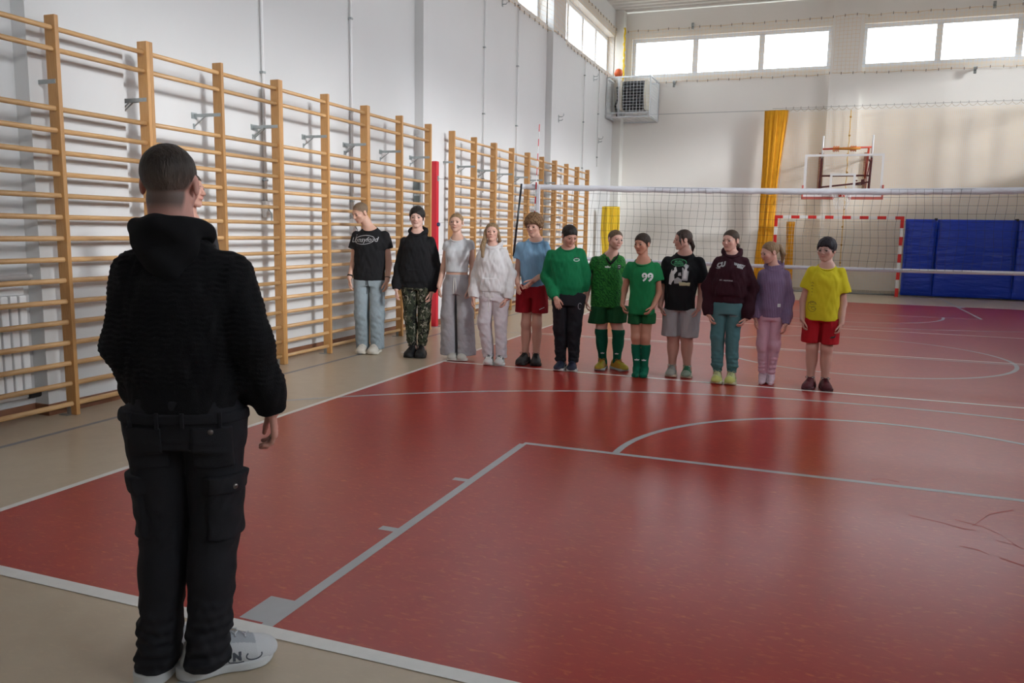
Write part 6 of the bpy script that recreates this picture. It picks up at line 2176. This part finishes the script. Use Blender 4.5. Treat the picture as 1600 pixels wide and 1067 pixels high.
for (x, z, ang, off) in ((-.085, .872, R(-8), .0), (-.10, .678, R(-40), .014)):
    p, n = on_pants(x, z, ang)
    if p is not None: MB().tube([p + n*off, p + n*(off + .004)], [.0095, .0075], 14).build('stud', mat('stud_metal', (.20, .18, .17), .35, metal=.9), P_, True)
for x in (-.13, -.02, .06, .15):
    p, n = on_pants(x, .91, 0)
    MB().box((p.x - .006, p.y - .004, .885), (p.x + .006, p.y + .006, .935), .002).build('belt_loop', cm, P_)
# ring on the right hand, N mark on the shoes
a, b, r0, r1, g_ = [q for q in S['hands']['A'][0] if q[4] == 3][0]
mid = a.lerp(b, .45); ax = (b - a).normalized(); u = ax.orthogonal().normalized(); v = ax.cross(u)
MB().tube([mid + (u*math.cos(t_) + v*math.sin(t_))*(r0 + .0008) for t_ in [2*math.pi*i/20 for i in range(21)]], .0018, 6, False).build('ring', mat('gold_ring', (.75, .6, .35), .25, metal=1), B, True)
M_ngrey = mat('shoe_dark_grey', (.07, .08, .10), .5)
for s, sd in (('A', -1), ('B', -1)):
    o = S['shoe' + s]
    ang = R(-64) if s == 'A' else R(-8)
    J = S['J']; rt = Matrix.Rotation(ang, 3, 'Z'); base = Vector((float(J['AN' + s][0]), float(J['AN' + s][1]) - .018, 0))
    for side in (-1, 1):
        dirv = rt @ Vector((-side, 0, 0)); xa = rt @ Vector((0, -1 if side > 0 else -1, 0))
        c = base + rt @ Vector((0, -.076, .056))
        put_print(o, text_polys('N', .036, 0, .003), c, M_ngrey, direction=dirv, xax=xa, name='side_mark', lift=.0015)
        put_print(o, strip_polys([(-.024, .016), (-.032, .0), (-.026, -.016), (.0, -.021), (.022, -.019)], .0045), c, M_ngrey, direction=dirv, xax=xa, name='side_panel', lift=.0015)
        c2 = base + rt @ Vector((0, -.132, .052))
        put_print(o, strip_polys(ellipse_pts(0, 0, .026, .014, a0=2.4, a1=6.6), .0045), c2, M_ngrey, direction=dirv, xax=xa, name='toe_panel', lift=.0015)

# ---- the person half hidden behind the man's head
def std_lm(H):
    return dict(top=(0, H), chin=(0, H - .24), neck=(0, .835*H), shA=(-.105*H, .808*H), shB=(.105*H, .808*H), elA=(-.135*H, .625*H), elB=(.135*H, .625*H), wrA=(-.140*H, .485*H), wrB=(.140*H, .485*H),
                tiA=(-.138*H, .385*H), tiB=(.138*H, .385*H), slA=(-.130*H, .69*H), slB=(.130*H, .69*H), hemA=(-.115*H, .49*H), hemB=(.115*H, .49*H), knA=(-.055*H, .275*H), knB=(.055*H, .275*H),
                boA=(-.055*H, .04*H), boB=(.055*H, .04*H), anA=(-.055*H, .05), anB=(.055*H, .05), toA=(0, 0), toB=(0, 0))
S = person(dict(key='behind', pos=(.005, 2.0), psi=96, local=True, lm=std_lm(1.885), H=1.87, hh=.238, ht=.014, g=1.0, hyaw=60, rn=.056,
                label='person with short brown hair almost hidden behind the head of the man in black',
                skin=srgb(206, 158, 140), toeA=-8, toeB=8,
                hair=dict(t=.020, top=.02, col=(.040, .024, .015), col2=(.085, .052, .034), amp=.006, f=22, line=(.30, -.06, -.26, .14)),
                top=dict(name='t_shirt', kind='tshirt', col=(.03, .03, .035), sleeve=(.066, .082), wr=.004),
                bottom=dict(name='trousers', kind='pants', col=(.025, .025, .03), r=(.098, .080, .070), wr=.005),
                shoes=dict(cols=dict(upper=(.02, .02, .02), sole=(.5, .5, .5)), laces=(.3, .3, .3))))
